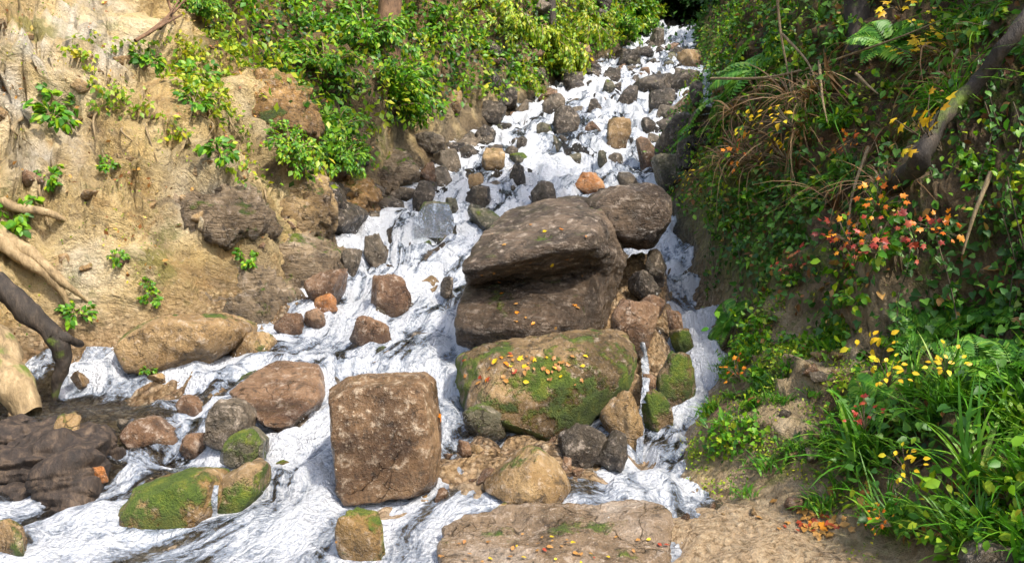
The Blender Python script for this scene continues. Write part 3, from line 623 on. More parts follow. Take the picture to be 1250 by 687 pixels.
for k in range(34):
    p_, n_ = hit(ROT.uniform(0, 430), ROT.uniform(40, 390))
    small_rock(p_.x, p_.y, ROT.uniform(.03, .10), 'one of the small stones embedded in the ochre soil of the left cliff', 'stones embedded in the left cliff', .6, [16, 17, 18, 19, 17, 12, 13])
for k in range(50):
    small_rock(ROT.uniform(-.5, 1.1), ROT.uniform(3.7, 5.1), .03 * math.exp(ROT.gauss(0, .45)), 'one of the small stones on the brown gravel of the foreground', 'small stones on the gravel')

# ------------------------------------------------------------------ water
def water():
    n1, n2 = 760, 420
    yy = 2.6 * (29.3 / 2.6) ** np.linspace(0, 1, n1)
    t = np.linspace(-0.06, 1.06, n2)
    Yw = np.repeat(yy[:, None], n2, 1); a = xl(Yw); b = xr(Yw); Xw = a + (b - a) * t[None, :]
    xw, yw = Xw.ravel(), Yw.ravel()
    zw = steps(xw, yw)
    # smooth the small scale of the bed a little, keep the steps
    s_ = yw; tt_ = xw - 0.34 * yw
    scl = 1 + 0.05 * np.clip(yw - 6, 0, 20)
    calm = np.ones_like(xw); ring = np.zeros_like(xw); collar = np.zeros_like(xw); hump = np.zeros_like(xw)
    # streamlines part round the stones; water piles up above them and breaks below
    for (rx, ry, rr, rz) in ROCKS:
        m = (np.abs(xw - rx) < 3 * rr) & (yw > ry - 4 * rr) & (yw < ry + 3 * rr)
        if not m.any(): continue
        ex, ey = (xw[m] - rx) / rr, (yw[m] - ry) / rr; r_ = np.hypot(ex, ey)
        tt_[m] -= rr * ex / np.maximum(r_ * r_, 1) * sstep(3, 1.6, r_)
        hump[m] += np.minimum(0.22 * rr, 0.05) * np.exp(-((ex / 1.0) ** 2 + ((ey - 0.95) / 0.6) ** 2)) - np.minimum(0.2 * rr, 0.06) * np.exp(-((ex / 0.8) ** 2 + ((ey + 1.3) / 0.5) ** 2))
        collar[m] = np.maximum(collar[m], np.exp(-((r_ - 1.05) / .22) ** 2) * sstep(.03, .12, rr))
        calm[m] = np.minimum(calm[m], 0.25 + 0.75 * sstep(1.0, 1.7, r_))
        ring[m] = np.maximum(ring[m], np.exp(-((ex / 1.2) ** 2 + ((ey + 1.25) / 0.9) ** 2)) * sstep(0.04, 0.15, rr))
    rap = fbm(np.stack([tt_ * 4.2 / scl, s_ * 2.6 / scl, 0 * xw], -1), 3, 0.5)
    act = sstep(4.0, 4.8, yw) * 0.6 + 0.4
    pool = sstep(-2.1, -2.7, xw) * sstep(4.2, 4.9, yw) * sstep(6.2, 5.7, yw)
    act = act * (1 - 0.8 * pool)
    gravel = np.exp(-(((xw - 0.25) / 0.75) ** 2 + ((yw - 4.25) / 0.75) ** 2) ** 2)
    froth = fbm(np.stack([xw * 16 / scl, yw * 14 / scl, zw * 14], -1), 3, 0.6)
    fine = fbm(np.stack([tt_ * 13 / scl, s_ * 8 / scl, 0 * xw + 3], -1), 3, 0.55)
    strand = fbm(np.stack([tt_ * 3.0 / scl, s_ * 0.9 / scl, 0 * xw + 9], -1), 3, 0.55)
    edge = sstep(0, .03, np.minimum(t[None, :] + .02 + 0 * Xw, 1.02 - t[None, :] + 0 * Xw)).ravel()
    zw = zw + 0.05 + hump + act * (1 - .8 * gravel) * scl * calm * (0.050 * rap + 0.010 * fine + 0.03 * strand + 0.014 * froth)
    foam = 0.34 + 0.22 * rap + 0.80 * strand + 0.24 * ring + 0.22 * collar + 0.12 * froth
    Pw = np.stack([xw, yw, zw], -1)
    Nw = grid_normals(Pw, n1, n2)
    foam += 0.42 * sstep(0.90, 0.60, Nw[:, 2])
    u_ = 625 + FPX * xw / yw
    foam += 0.04 * sstep(5, 7, yw)
    foam -= 0.66 * pool + 0.26 * gravel
    foam -= 0.5 * np.exp(-(((xw - 1.1) / 0.45) ** 2 + ((yw - 3.6) / 0.45) ** 2))
    foam -= 0.30 * np.exp(-(((xw + 2.1) / 0.5) ** 2 + ((yw - 4.75) / 0.4) ** 2))
    foam += 0.6 * np.exp(-(((xw - 0.72) / 0.33) ** 2 + ((yw - 4.55) / 0.32) ** 2)) + .24 * sstep(.9, 1.15, xw) * sstep(4.4, 4.9, yw) * sstep(9.5, 8.5, yw)
    foam += 0.40 * np.exp(-(((xw + 1.35) / 0.5) ** 2 + ((yw - 4.3) / 0.8) ** 2))
    foam += 0.35 * np.exp(-(((xw + 2.1) / 0.4) ** 2 + ((yw - 3.7) / 0.4) ** 2))
    b_ = NB('water_stream')
    uv = b_.n('ShaderNodeUVMap', uv_map='flow').outputs[0]
    st = b_.noise(1.0, 5, 0.62, vec=b_.mapping(uv, (10.0, 4.6, 1)), dist=0.9)
    fi = b_.noise(1.0, 5, 0.7, vec=b_.mapping(uv, (30, 26, 1)), dist=0.4)
    vb = b_.n('ShaderNodeTexVoronoi', feature='SMOOTH_F1'); vb.inputs['Scale'].default_value = 30; vn = b_.n('ShaderNodeTexNoise'); vn.inputs['Scale'].default_value = 12; vn.inputs['Detail'].default_value = 3; b_.l(b_.pos(), vn.inputs['Vector']); va = b_.n('ShaderNodeVectorMath', operation='MULTIPLY_ADD'); b_.l(vn.outputs['Color'], va.inputs[0]); va.inputs[1].default_value = (.12, .12, .12); b_.l(b_.pos(), va.inputs[2]); b_.l(va.outputs[0], vb.inputs['Vector']); vb.inputs['Smoothness'].default_value = 0.4
    bub = b_.math('ADD', b_.math('MULTIPLY', b_.noise(70, 3, 0.7), 0.6), b_.math('SUBTRACT', 0.55, b_.math('MULTIPLY', vb.outputs['Distance'], 0.75)))
    k = b_.math('ADD', b_.attr('foam'), b_.math('MULTIPLY', b_.math('SUBTRACT', st, 0.5), 1.5))
    k = b_.math('ADD', k, b_.math('MULTIPLY', b_.math('SUBTRACT', fi, 0.5), 0.65))
    k = b_.math('ADD', k, b_.math('MULTIPLY', b_.math('SUBTRACT', bub, 0.5), 0.45))
    veil = b_.math('MULTIPLY', b_.step(k, 0.10, 0.42), 0.62); mk = b_.step(k, 0.34, 0.84)
    h = b_.math('ADD', b_.math('MULTIPLY', fi, 1.0), b_.math('ADD', b_.math('MULTIPLY', st, 1.2), b_.math('MULTIPLY', bub, 0.9)))
    nrm = b_.bump(h, 1.0, 0.06)
    fo = b_.princ((0.74, 0.77, 0.82), 0.45, nrm, 0.4); ve = b_.princ((0.44, 0.51, 0.62), 0.2, nrm, 0.5)
    tr = b_.n('ShaderNodeBsdfTransparent'); tr.inputs[0].default_value = (0.80, 0.84, 0.84, 1)
    gl = b_.n('ShaderNodeBsdfGlossy'); gl.inputs['Roughness'].default_value = 0.12; b_.l(nrm, gl.inputs['Normal'])
    fr = b_.n('ShaderNodeFresnel'); fr.inputs[0].default_value = 1.33; b_.l(nrm, fr.inputs['Normal'])
    mx = b_.n('ShaderNodeMixShader'); b_.l(b_.math('ADD', b_.math('MULTIPLY', fr.outputs[0], 0.9), 0.03), mx.inputs[0]); b_.l(tr.outputs[0], mx.inputs[1]); b_.l(gl.outputs[0], mx.inputs[2])
    mv = b_.n('ShaderNodeMixShader'); b_.l(veil, mv.inputs[0]); b_.l(mx.outputs[0], mv.inputs[1]); b_.l(ve, mv.inputs[2])
    m2 = b_.n('ShaderNodeMixShader'); b_.l(mk, m2.inputs[0]); b_.l(mv.outputs[0], m2.inputs[1]); b_.l(fo, m2.inputs[2])
    mat = b_.done(m2.outputs[0]); M['water'] = mat
    me = np_mesh('stream_water', Pw, grid_faces(n1, n2), [mat], uv=np.stack([tt_, s_], -1))
    set_attr(me, 'foam', foam)
    # spray thrown up where the water breaks against stones and at the foot of the small falls
    r = np.random.default_rng(5); cell = (yy ** 2)[:, None] * np.ones((1, n2))
    wgt = np.clip(foam - .35, 0, .6) * (collar + ring + .9 * sstep(.92, .65, Nw[:, 2]) + .06) * cell.ravel() * np.exp(-yw / 7) * (yw > 3)
    i = r.choice(len(xw), 9000, p=wgt / wgt.sum()); c = Pw[i] + np.stack([r.normal(0, .02, 9000), r.normal(0, .02, 9000), r.exponential(.022, 9000)], -1)
    oct_ = np.array([(1, 0, 0), (-1, 0, 0), (0, 1, 0), (0, -1, 0), (0, 0, 1.3), (0, 0, -1.3)]); of = np.array([(0, 2, 4), (2, 1, 4), (1, 3, 4), (3, 0, 4), (2, 0, 5), (1, 2, 5), (3, 1, 5), (0, 3, 5)])
    sz = .0016 * np.exp(r.normal(0, .45, 9000)) * np.clip(c[:, 1] / 4, 1, 3)
    V = (c[:, None] + oct_[None] * sz[:, None, None]).reshape(-1, 3); F = (of[None] + (np.arange(9000) * 6)[:, None, None]).reshape(-1, 3)
    b2 = NB('water_spray'); M['spray'] = b2.done(b2.princ((0.80, 0.83, 0.87), 0.25))
    tag(link('water_spray', np_mesh('water_spray', V, F, [M['spray']])), 'fine white spray thrown up where the stream breaks on the rocks', 'spray', kind='stuff')
    return tag(link('stream_water', me), kind='structure')
water()
bpy.context.view_layer.update()
DG = bpy.context.evaluated_depsgraph_get()
def surf(u, v):                                 # first solid surface seen through a photograph pixel
    d = Vector(((u - 625) / FPX, 1, (343.5 - v) / FPX)).normalized(); org = Vector((0, 0, 0))
    for _ in range(6):
        ok, p, n, i, ob, mx = sc.ray_cast(DG, org, d)
        if not ok: break
        if not ob.name.startswith(('stream', 'water')): return p - d * .015
        org = p + d * .01
    return hit(u, v)[0]
def trickle(pts, wpx, foam, seed):
    Q = [surf(u, v) for u, v in pts]; n = len(Q); t = np.linspace(0, n - 1, n * 14); C = np.stack([np.interp(t, np.arange(n), [q[k] for q in Q]) for k in range(3)], -1)
    for _ in range(6): C[1:-1] = (C[:-2] + 2 * C[1:-1] + C[2:]) / 4
    a = np.linspace(-1, 1, 9); wd = np.interp(t, np.arange(n), wpx) / FPX * C[:, 1] / 2
    V = C[:, None] + np.array([1., 0, 0]) * (a[None, :] * wd[:, None])[..., None] + np.array([0, -1., .3]) * (.03 * (1 - a ** 2)[None, :] * np.ones((len(t), 1)) * (wd / .05)[:, None].clip(.4, 1.5))[..., None]
    V = V.reshape(-1, 3); V = V + np.array([.4, -1, .2]) * (.012 * fbm(V * np.array([22, 22, 7]) + seed, 3))[:, None]
    me = np_mesh('stream_trickle', V, grid_faces(len(t), 9), [M['water']], uv=np.stack([V[:, 0], V[:, 2]], -1)); set_attr(me, 'foam', np.full(len(V), foam))
    return tag(link('stream_trickle', me), kind='structure')
trickle([(784, 418), (787, 440), (789, 462), (786, 492)], [6, 9, 9, 8], .50, 1)
trickle([(786, 486), (783, 505), (782, 535), (780, 566)], [6, 9, 8, 10], .50, 2)
trickle([(118, 424), (117, 440), (112, 460), (110, 482)], [36, 44, 50, 58], .44, 3)
trickle([(264, 592), (261, 612), (259, 640), (256, 655)], [6, 9, 12, 16], .48, 4)
trickle([(533, 250), (531, 262), (530, 276), (528, 292)], [30, 42, 48, 46], .22, 5)
trickle([(866, 86), (868, 104), (870, 124), (866, 142)], [16, 20, 22, 24], .5, 6)

# ------------------------------------------------------------------ wood
def tube(name, pts, rad, mat, parent=None, ns=10, bumpy=0.15, seed=0, closed=True, sub=6):
    pts = np.array([tuple(p) for p in pts], float); n = len(pts); t = np.linspace(0, n - 1, (n - 1) * sub + 1)
    def cr(a):                                   # Catmull-Rom
        e = np.concatenate([[2 * a[0] - a[1]], a, [2 * a[-1] - a[-2]]]); out = []
        for q_ in t:
            i = min(int(q_), n - 2); f = q_ - i; p0, p1, p2, p3 = e[i:i + 4]
            out.append(0.5 * (2 * p1 + (p2 - p0) * f + (2 * p0 - 5 * p1 + 4 * p2 - p3) * f * f + (3 * p1 - p0 - 3 * p2 + p3) * f ** 3))
        return np.array(out)
    C = cr(pts); r = np.interp(t, np.arange(n), rad)
    T = np.gradient(C, axis=0); T /= np.linalg.norm(T, axis=1)[:, None]
    ref = np.array([0.3, 0.9, 0.2]) if abs(T[0] @ np.array([0.3, .9, .2])) < .9 else np.array([1., 0, 0])
    A = np.cross(T, ref); A /= np.linalg.norm(A, axis=1)[:, None]; B = np.cross(T, A)
    th = np.linspace(0, 2 * np.pi, ns, endpoint=False)
    V = C[:, None] + r[:, None, None] * (np.cos(th)[None, :, None] * A[:, None] + np.sin(th)[None, :, None] * B[:, None])
    V = V.reshape(-1, 3); cc = np.repeat(C, ns, 0); rr = np.repeat(r, ns)
    V = cc + (V - cc) * (1 + bumpy * fbm(V / max(r.max(), 1e-4) * 0.7 + seed * 3.3, 3))[:, None]
    m = len(C); F = [[i * ns + j, i * ns + (j + 1) % ns, (i + 1) * ns + (j + 1) % ns, (i + 1) * ns + j] for i in range(m - 1) for j in range(ns)]
    V = np.concatenate([V, [C[0], C[-1]]])
    F += [[m * ns, (j + 1) % ns, j, j] if False else [m * ns, (j + 1) % ns, j, m * ns] for j in range(0)]
    return V, np.array(F)
def tube_obj(name, pts, rad, mat, parent=None, **k):
    V, F = tube(name, pts, rad, mat, **k); c = V[:len(V) - 2].mean(0) * 0 + np.array(tuple(pts[0]))
    if parent is not None: c = np.array(parent.location)
    o = link(name, np_mesh(name, V - c, F, [M[mat]]), parent); 
    if parent is None: o.location = c
    return o

def hang(u, v, back=0.0):
    p, n = hit(u, v); return p + n * back
tag(tube_obj('root', [drop(-4.75, 5.75)[0] + Vector((-.15, .05, -.12)), drop(-4.35, 5.65)[0] + Vector((0, -.05, .06)), PX(-40, 325, 5.5), PX(0, 348, 5.5), PX(32, 378, 5.5), PX(62, 406, 5.55), PX(77, 436, 5.6), PX(71, 462, 5.6), PX(66, 490, 5.6)], [.10, .095, .085, .08, .072, .065, .055, .045, .012], 'bark_dark', ns=16, bumpy=.38, seed=1),
    'dark bent root reaching down into the pool at the left edge', 'root')
tag(tube_obj('root', [PX(62, 406, 5.53), PX(85, 415, 5.6), PX(100, 420, 5.75)], [.045, .035, .02], 'bark_dark', ns=12, bumpy=.35, seed=2), 'short dark side root pointing right from the bent root', 'root')
tag(tube_obj('tree_stump', [drop(-4.6, 5.35)[0] + Vector((-.2, .05, -.15)), drop(-4.2, 5.3)[0] + Vector((0, -.05, .05)), PX(-60, 405, 5.2), PX(-15, 440, 5.2), PX(10, 470, 5.15), PX(38, 506, 5.1)], [.24, .22, .19, .16, .13, .10], 'bark_pale', bumpy=.55, ns=18, seed=3),
    'pale mossy stump base slanting into the pool at the left edge', 'stump')
for pts, lb in (([hang(-75, 253, -.10), hang(-30, 265, .08), hang(30, 300, .12), hang(75, 335, .12), hang(112, 372, -.02)], 'long sunlit pale root creeping down the left cliff'),
                ([hang(-65, 288, -.10), hang(-20, 300, .1), hang(25, 325, .15), hang(60, 350, .12), hang(95, 395, -.02)], 'second pale root below the long sunlit root'),
                ([hang(-25, 238, -.10), hang(20, 250, .05), hang(70, 262, .08), hang(110, 285, -.02)], 'thin pale root above the long sunlit root')):
    tag(tube_obj('root', pts, ([.06, .055, .05, .035, .006] if len(pts) == 5 else [.045, .04, .03, .006]), 'bark_pale', ns=12, bumpy=.45, seed=5 + len(lb)), lb, 'root')
for k in range(14):
    u_, v_ = ROT.uniform(20, 330), ROT.uniform(60, 260); ln_ = ROT.uniform(25, 60)
    tag(tube_obj('root', [hang(u_, v_, -.03), hang(u_ + ROT.uniform(-6, 14), v_ + ln_ * .4, .05), hang(u_ + ROT.uniform(-4, 22), v_ + ln_, .01)], [.014, .010, .003], 'twig', ns=6, bumpy=.3, seed=400 + k), 'thin dry rootlet hanging on the ochre face of the left cliff', 'root', 'rootlets on the left cliff')
# driftwood heap at lower left
def plank(ol, d0, T, lb, sd):
    o = hull_rock('driftwood', [prism(ol, d0, T, .9, 0, .9, .3)], 'wood_wet', lb, 0.010, 0.03, sd, 1, 0.06, 'driftwood', chip=False); return o
plank([(-60, 548), (20, 528), (50, 519), (66, 522), (62, 540), (0, 562), (-60, 578)], 4.7, .3, 'dark weathered driftwood piece on top of the heap at lower left', 21)
plank([(-60, 585), (10, 560), (70, 542), (108, 548), (120, 566), (90, 590), (30, 596), (-60, 610)], 4.4, .4, 'thick wet driftwood piece in the middle of the heap', 22)
plank([(-60, 612), (20, 590), (60, 592), (78, 608), (40, 622), (-60, 640)], 4.28, .3, 'blackened driftwood piece at the bottom of the heap', 23)
plank([(60, 575), (98, 568), (116, 590), (104, 612), (86, 632), (66, 618)], 4.25, .2, 'broken driftwood end hanging down into the water', 24)
rock('rock', 97, 562, 22, 18, 'orange', 'small yellow stone caught between the driftwood logs', 61, d=4.3)
rock('rock', 122, 576, 20, 18, 'orange', 'golden stone at the tip of the driftwood', 62, d=4.3)

# ------------------------------------------------------------------ leaves
LEAF_HI = (np.array([(0, 0, 0), (-.30, .30, .06), (-.26, .65, .05), (0, 1, -.10), (.26, .65, .05), (.30, .30, .06), (0, .32, 0), (0, .66, -.02)], float),
           np.array([(0, 6, 1), (1, 6, 7), (1, 7, 2), (2, 7, 3), (0, 5, 6), (5, 4, 7), (5, 7, 6), (4, 3, 7)]))
LEAF_LO = (np.array([(0, 0, 0), (-.30, .45, .06), (0, 1, -.06), (.30, .45, .06)], float), np.array([(0, 2, 1), (0, 3, 2)]))
def lobed(n=5):
    pts = [(0, 0, 0)]
    for k in range(n * 2 - 1):
        a = math.pi * (-0.72 + 1.44 * k / (n * 2 - 2)); r = (1.0 if k % 2 == 0 else 0.6) * (1 - 0.25 * abs(a) / 2.3)
        jr = (1, .86, .94, .8, 1.06, .9, 1, .84, .92)[k % 9]; pts.append((0.62 * math.sin(a) * r * jr, 0.42 + 0.58 * math.cos(a) * r * jr, 0.07 * (k % 2) - 0.16 * math.sin(a) ** 2 - .05 * jr))
    pts.append((0, 0.36, -0.03)); c = len(pts) - 1
    return np.array(pts, float), np.array([(c, i + 1, i) if i + 1 < c else (c, 0, i) for i in range(0, c)])
LEAF_MAPLE = lobed()
HEART = (np.array([(0, .05, 0), (-.28, -.05, .05), (-.42, .25, .08), (-.22, .65, .03), (0, 1, -.08), (.22, .65, .03), (.42, .25, .08), (.28, -.05, .05), (0, .4, -.03)], float),
         np.array([(8, 1, 0), (8, 2, 1), (8, 3, 2), (8, 4, 3), (8, 5, 4), (8, 6, 5), (8, 7, 6), (8, 0, 7)]))
def place(tpl, pos, D, Nn, s):
    TV, TF_ = tpl; D = D / np.linalg.norm(D, axis=1)[:, None]
    X_ = np.cross(D, Nn); X_ /= np.linalg.norm(X_, axis=1)[:, None] + 1e-9; Z_ = np.cross(X_, D)
    V = pos[:, None] + s[:, None, None] * (TV[None, :, 0, None] * X_[:, None] + TV[None, :, 1, None] * D[:, None] + TV[None, :, 2, None] * Z_[:, None])
    k = len(TV); F = (TF_[None] + (np.arange(len(pos)) * k)[:, None, None]).reshape(-1, 3)
    return V.reshape(-1, 3), F
def cat_(parts):
    Vs, Fs, o = [], [], 0
    for V, F in parts: Vs.append(V); Fs.append(F + o); o += len(V)
    return np.concatenate(Vs), np.concatenate(Fs)
def q2t(F): return np.concatenate([F[:, [0, 1, 2]], F[:, [0, 2, 3]]])
def rnd(n, r): v = r.normal(size=(n, 3)); return v / np.linalg.norm(v, axis=1)[:, None]

def inpoly(u, v, poly):
    c = np.zeros(u.shape, bool); n = len(poly)
    for i in range(n):
        (x0, y0), (x1, y1) = poly[i], poly[(i + 1) % n]
        c ^= ((y0 > v) != (y1 > v)) & (u < (x1 - x0) * (v - y0) / (y1 - y0 + 1e-12) + x0)
    return c
fc = P[TF].mean(1); fa = 0.5 * np.linalg.norm(np.cross(P[TF[:, 2]] - P[TF[:, 0]], P[TF[:, 3]] - P[TF[:, 1]]), axis=1)
fn = N[TF[:, 0]]; fu = 625 + FPX * fc[:, 0] / np.maximum(fc[:, 1], .5); fv = 343.5 - FPX * fc[:, 2] / np.maximum(fc[:, 1], .5)
fdl = dl[TF[:, 0]]; fdr = dr[TF[:, 0]]
fp_noise = fbm(fc * 1.1 + 90, 3)
def sample(n, weight, r):
    wgt = fa * weight; wgt = wgt / wgt.sum(); i = r.choice(len(fc), n, p=wgt)
    return fc[i] + r.normal(size=(n, 3)) * 0.02, fn[i], i

front_ok = (fc[:, 1] > 2.2) & (fc[:, 1] < 30) & (fv > -260) & (fu < 1480) & (fu > -200)
LEFT_MASS = [(150, -900), (212, -60), (235, 20), (262, 66), (318, 84), (345, 140), (330, 190), (348, 214), (398, 226), (452, 190), (452, 148), (500, 158), (560, 122), (640, 108), (700, 78), (760, 48), (800, 26), (870, 26), (900, -900)]
wl = (inpoly(fu, fv, LEFT_MASS) & front_ok & (fdl > 0.1)).astype(float)
wr_all = (front_ok & (fdr > np.where(fc[:, 1] > 9, 0.06, 0.2))).astype(float)
BARE = [(850, 690), (850, 500), (890, 470), (930, 430), (960, 380), (1010, 380), (1060, 440), (1050, 520), (1030, 590), (1060, 690)]
bare = inpoly(fu, fv, BARE)
wr = wr_all * np.where(bare, 0.07, 1.0)

def cover(name, n, wgt, tpl, size, mat, seed, lift, label, cat, down=0.6, spread=0.8):
    r = np.random.default_rng(seed); p, nn, i = sample(n, wgt, r)
    p = p + nn * (np.abs(r.normal(size=n)) * lift)[:, None]
    D = rnd(n, r) * spread + nn * 0.35 + np.array([0, 0, -down]); Nn = nn * 0.8 + rnd(n, r) * 0.7 + np.array([0, 0, .5])
    s = r.uniform(size[0], size[1], n) * np.clip(1 + (p[:, 1] - 7) * 0.04, 1, 2)
    V, F = place(tpl, p, D, Nn, s)
    o = link(name, np_mesh(name, V, F, [L[mat]])); tag(o, label, cat, kind='stuff'); return o
clump = np.clip(0.35 + 1.6 * fp_noise, 0.03, 2)
cover('ivy_cover', 34000, wr * clump * np.exp(-fc[:, 1] / 14), HEART, (.03, .062), 'ivy', 1, .10, 'dark green ivy and small leaves carpeting the shaded right bank', 'ivy')
cover('ground_leaves', 6500, wr * np.exp(-fc[:, 1] / 9), LEAF_HI, (.03, .075), 'litter', 2, .03, 'dead brown leaves and litter lying between the plants of the right bank', 'leaf litter')
cover('bright_leaves', 12000, wr * np.clip(-0.1 - 1.6 * fp_noise, 0.0, 2) * np.exp(-fc[:, 1] / 12), LEAF_HI, (.035, .07), 'bush', 3, .14, 'bright green leaves growing among the ivy of the right bank', 'ground cover')
cover('shade_cover', 22000, wl * np.clip(.3 - 1.2 * fbm(fc * 1.7 + 5, 2), 0, 2), LEAF_LO, (.05, .10), 'dark', 8, .12, 'dark green leaves, also standing in for shade in the gaps of the left thicket', 'undergrowth')  # dark leaf colour deepens the gaps, shade put into the colour
cover('leafy_cover', 34000, wl * np.clip(.2 + 1.8 * fp_noise, .0, 2), LEAF_LO, (.06, .11), 'bush', 4, .22, 'dense green leaf cover on the slope above the left bank', 'ground cover')
cover('leafy_cover', 20000, wl * np.clip(.0 - 1.8 * fp_noise, .0, 2), LEAF_LO, (.06, .11), 'lime', 5, .25, 'yellow green leaf cover on the sunlit slope above the left bank', 'ground cover')
LOOSE = [(90, 60), (250, 40), (330, 80), (345, 150), (335, 220), (300, 240), (230, 170), (130, 170)]
cover('creeper_cover', 3600, (inpoly(fu, fv, LOOSE) & front_ok & (fdl > .1)) * np.clip(.1 + 1.6 * fbm(fc * 2.2 + 3, 2), 0, 2), LEAF_LO, (.035, .075), 'lime', 6, .08, 'sparse yellow green creeper on the sunlit left cliff', 'creeper')
far_w = ((fc[:, 1] > 24) & (fc[:, 1] < 45)).astype(float)
cover('far_undergrowth', 9000, far_w * (fdr > -40), LEAF_LO, (.10, .18), 'dark', 7, .35, 'dark undergrowth closing the gully above the top of the cascade', 'undergrowth')

BS = inpoly(fu, fv, [(840, 690), (845, 430), (900, 400), (960, 360), (1060, 400), (1070, 700)])
cover('moss_cover', 9000, BS * front_ok * (fdr > .03) * np.clip(.15 + 2.2 * fbm(fc * 3.1 + 44, 3), 0, 2), LEAF_LO, (.010, .024), 'lime', 9, .012, 'bright moss and tiny leaves in patches over the bare slope', 'moss')
cover('seedling_cover', 2600, BS * front_ok * (fdr > .12) * np.clip(-.1 + 2.2 * fbm(fc * 2.1 + 64, 3), 0, 2), HEART, (.02, .04), 'bush', 10, .04, 'small green seedlings in patches over the bare slope', 'ground cover')
cover('ivy_cover', 9000, wr * np.clip(.2 - 1.5 * fp_noise, 0, 2) * np.exp(-fc[:, 1] / 10), LEAF_HI, (.02, .04), 'lime', 12, .14, 'fine yellow green leaves scattered through the right bank growth', 'ground cover')

CL = front_ok * (fdl > .1) * (fu < 460) * (fc[:, 1] < 14)
cover('cliff_litter', 2600, CL * np.clip(.1 + 2 * fbm(fc * 1.9 + 14, 3), 0, 2), LEAF_LO, (.025, .06), 'litter', 13, .015, 'dry leaf litter caught on the ledges of the left cliff', 'leaf litter', .2, 1.2)
cover('cliff_moss', 5200, CL * np.clip(-.2 + 2.2 * fbm(fc * 1.6 + 24, 3), 0, 2), LEAF_LO, (.012, .03), 'lime', 14, .015, 'yellow moss and tiny leaves in patches over the left cliff', 'moss')

# ---- plants as things, one of each kind first, then copies
def shrub_template(kind, leafmat, tpl, rx, rz, n, size, seed, clumps=26, droop=0.3):
    r = np.random.default_rng(seed); parts = []; pos, D = [], []
    per = n // clumps; tt = np.linspace(0, 1, 9)
    for k in range(clumps):
        a = r.uniform(0, 6.283); l = r.uniform(.45, 1.25); h = np.array([math.cos(a), math.sin(a), 0]) * rx * l; up = rz * r.uniform(.4, 1.15)
        C = h * tt[:, None] + np.array([0, 0, 1.]) * (up * (1.9 * tt - (1.0 + droop * l) * tt * tt))[:, None] + r.normal(size=3) * .05 * rx
        V, F = tube('s', C[::2], np.linspace(.010, .003, 5) * rx / .4, '', ns=5, bumpy=0, sub=2); parts.append((V, q2t(F)))
        q_ = r.uniform(.2, 1.0, per) ** .7; i0 = np.minimum((q_ * 8).astype(int), 7); f = (q_ * 8 - i0)[:, None]
        b_ = C[i0] * (1 - f) + C[i0 + 1] * f; off = rnd(per, r) * rx * .16 * r.uniform(.2, 1, per)[:, None] * (1.15 - .5 * q_)[:, None]
        pos.append(b_ + off); tg = C[i0 + 1] - C[i0]; tg /= np.linalg.norm(tg, axis=1)[:, None]
        D.append(off / (rx * .16) + tg * .6 + np.array([0, 0, -droop - .15]))
    pos, D = np.concatenate(pos), np.concatenate(D); m_ = len(pos)
    V, F = place(tpl, pos, D + rnd(m_, r) * .25, rnd(m_, r) * .55 + np.array([0, 0, 1.]), r.uniform(size[0], size[1], m_))
    fol = np_mesh('foliage', V, F, [L[leafmat]])
    V, F = cat_(parts); st = np_mesh('stems', V, F, [M['twig']])
    root = bpy.data.objects.new(kind, None); COL.objects.link(root); root.empty_display_size = .1
    link('foliage', fol, root); link('stems', st, root); return root
def copy_tree(o):
    c = o.copy(); COL.objects.link(c)
    for ch in list(o.children):
        k = ch.copy(); COL.objects.link(k); k.parent = c
    return c
USED = set()
def put(tplo, p, label, cat, group=None, scale=1.0, rz=None, lean=None):
    o = tplo if tplo.name not in USED and not USED.add(tplo.name) else copy_tree(tplo)
    o.location = p; o.scale = (scale,) * 3
    q_ = Vector((0, 0, 1)).rotation_difference(lean.normalized()) if lean is not None else Matrix.Identity(3).to_quaternion()
    from mathutils import Quaternion
    q_ = q_ @ Quaternion((0, 0, 1), ROT.uniform(0, 6.28) if rz is None else rz)
    o.rotation_mode = 'QUATERNION'; o.rotation_quaternion = q_
    tag(o, label, cat, group); return o
up_ = Vector((0, 0, 1))
BUSH = [shrub_template('shrub', 'bush', LEAF_LO, .8, .7, 1900, (.06, .13), 31 + k, 30) for k in range(2)]
LIME = [shrub_template('shrub', 'lime', LEAF_LO, .8, .6, 1800, (.06, .12), 41 + k, 30, .8) for k in range(2)]
DARKB = [shrub_template('shrub', 'dark', LEAF_LO, .9, .9, 2600, (.10, .18), 51 + k, 34) for k in range(2)]
SMALL = [shrub_template('leafy_plant', 'bush', LEAF_HI, .20, .20, 150, (.05, .10), 61 + k, 12) for k in range(2)]
SPRIG = [shrub_template('leafy_plant', 'bush', HEART, .16, .26, 60, (.05, .09), 71 + k, 9) for k in range(2)]
def many(tpls, n, wgt, label, cat, group, sc_, seed, sink=.1, ln=.5):
    r = np.random.default_rng(seed); p, nn, i = sample(n, wgt, r)
    for k in range(n):
        if tpls is BUSH or tpls is LIME:
            if abs(625 + FPX * p[k][0] / p[k][1] - 457) < 45 and 343.5 - FPX * p[k][2] / p[k][1] < 75: continue
        put(tpls[k % len(tpls)], Vector(p[k]) - Vector(nn[k]) * sink * sc_[0], label, cat, group, r.uniform(*sc_), lean=up_ * (1 - ln) + Vector(nn[k]) * ln)
yel = inpoly(fu, fv, [(540, -300), (560, 0), (590, 100), (650, 120), (735, 90), (735, -300)])
many(LIME, 46, wl * yel, 'drooping yellow green shrub in the sunlit thicket right of the tree trunk', 'shrub', 'lime shrubs of the left slope', (.7, 1.3), 81)
many(BUSH, 30, wl * ~yel * (fu < 560), 'dense green shrub on the slope left of the lime thicket', 'shrub', 'green shrubs of the left slope', (.6, 1.2), 82)
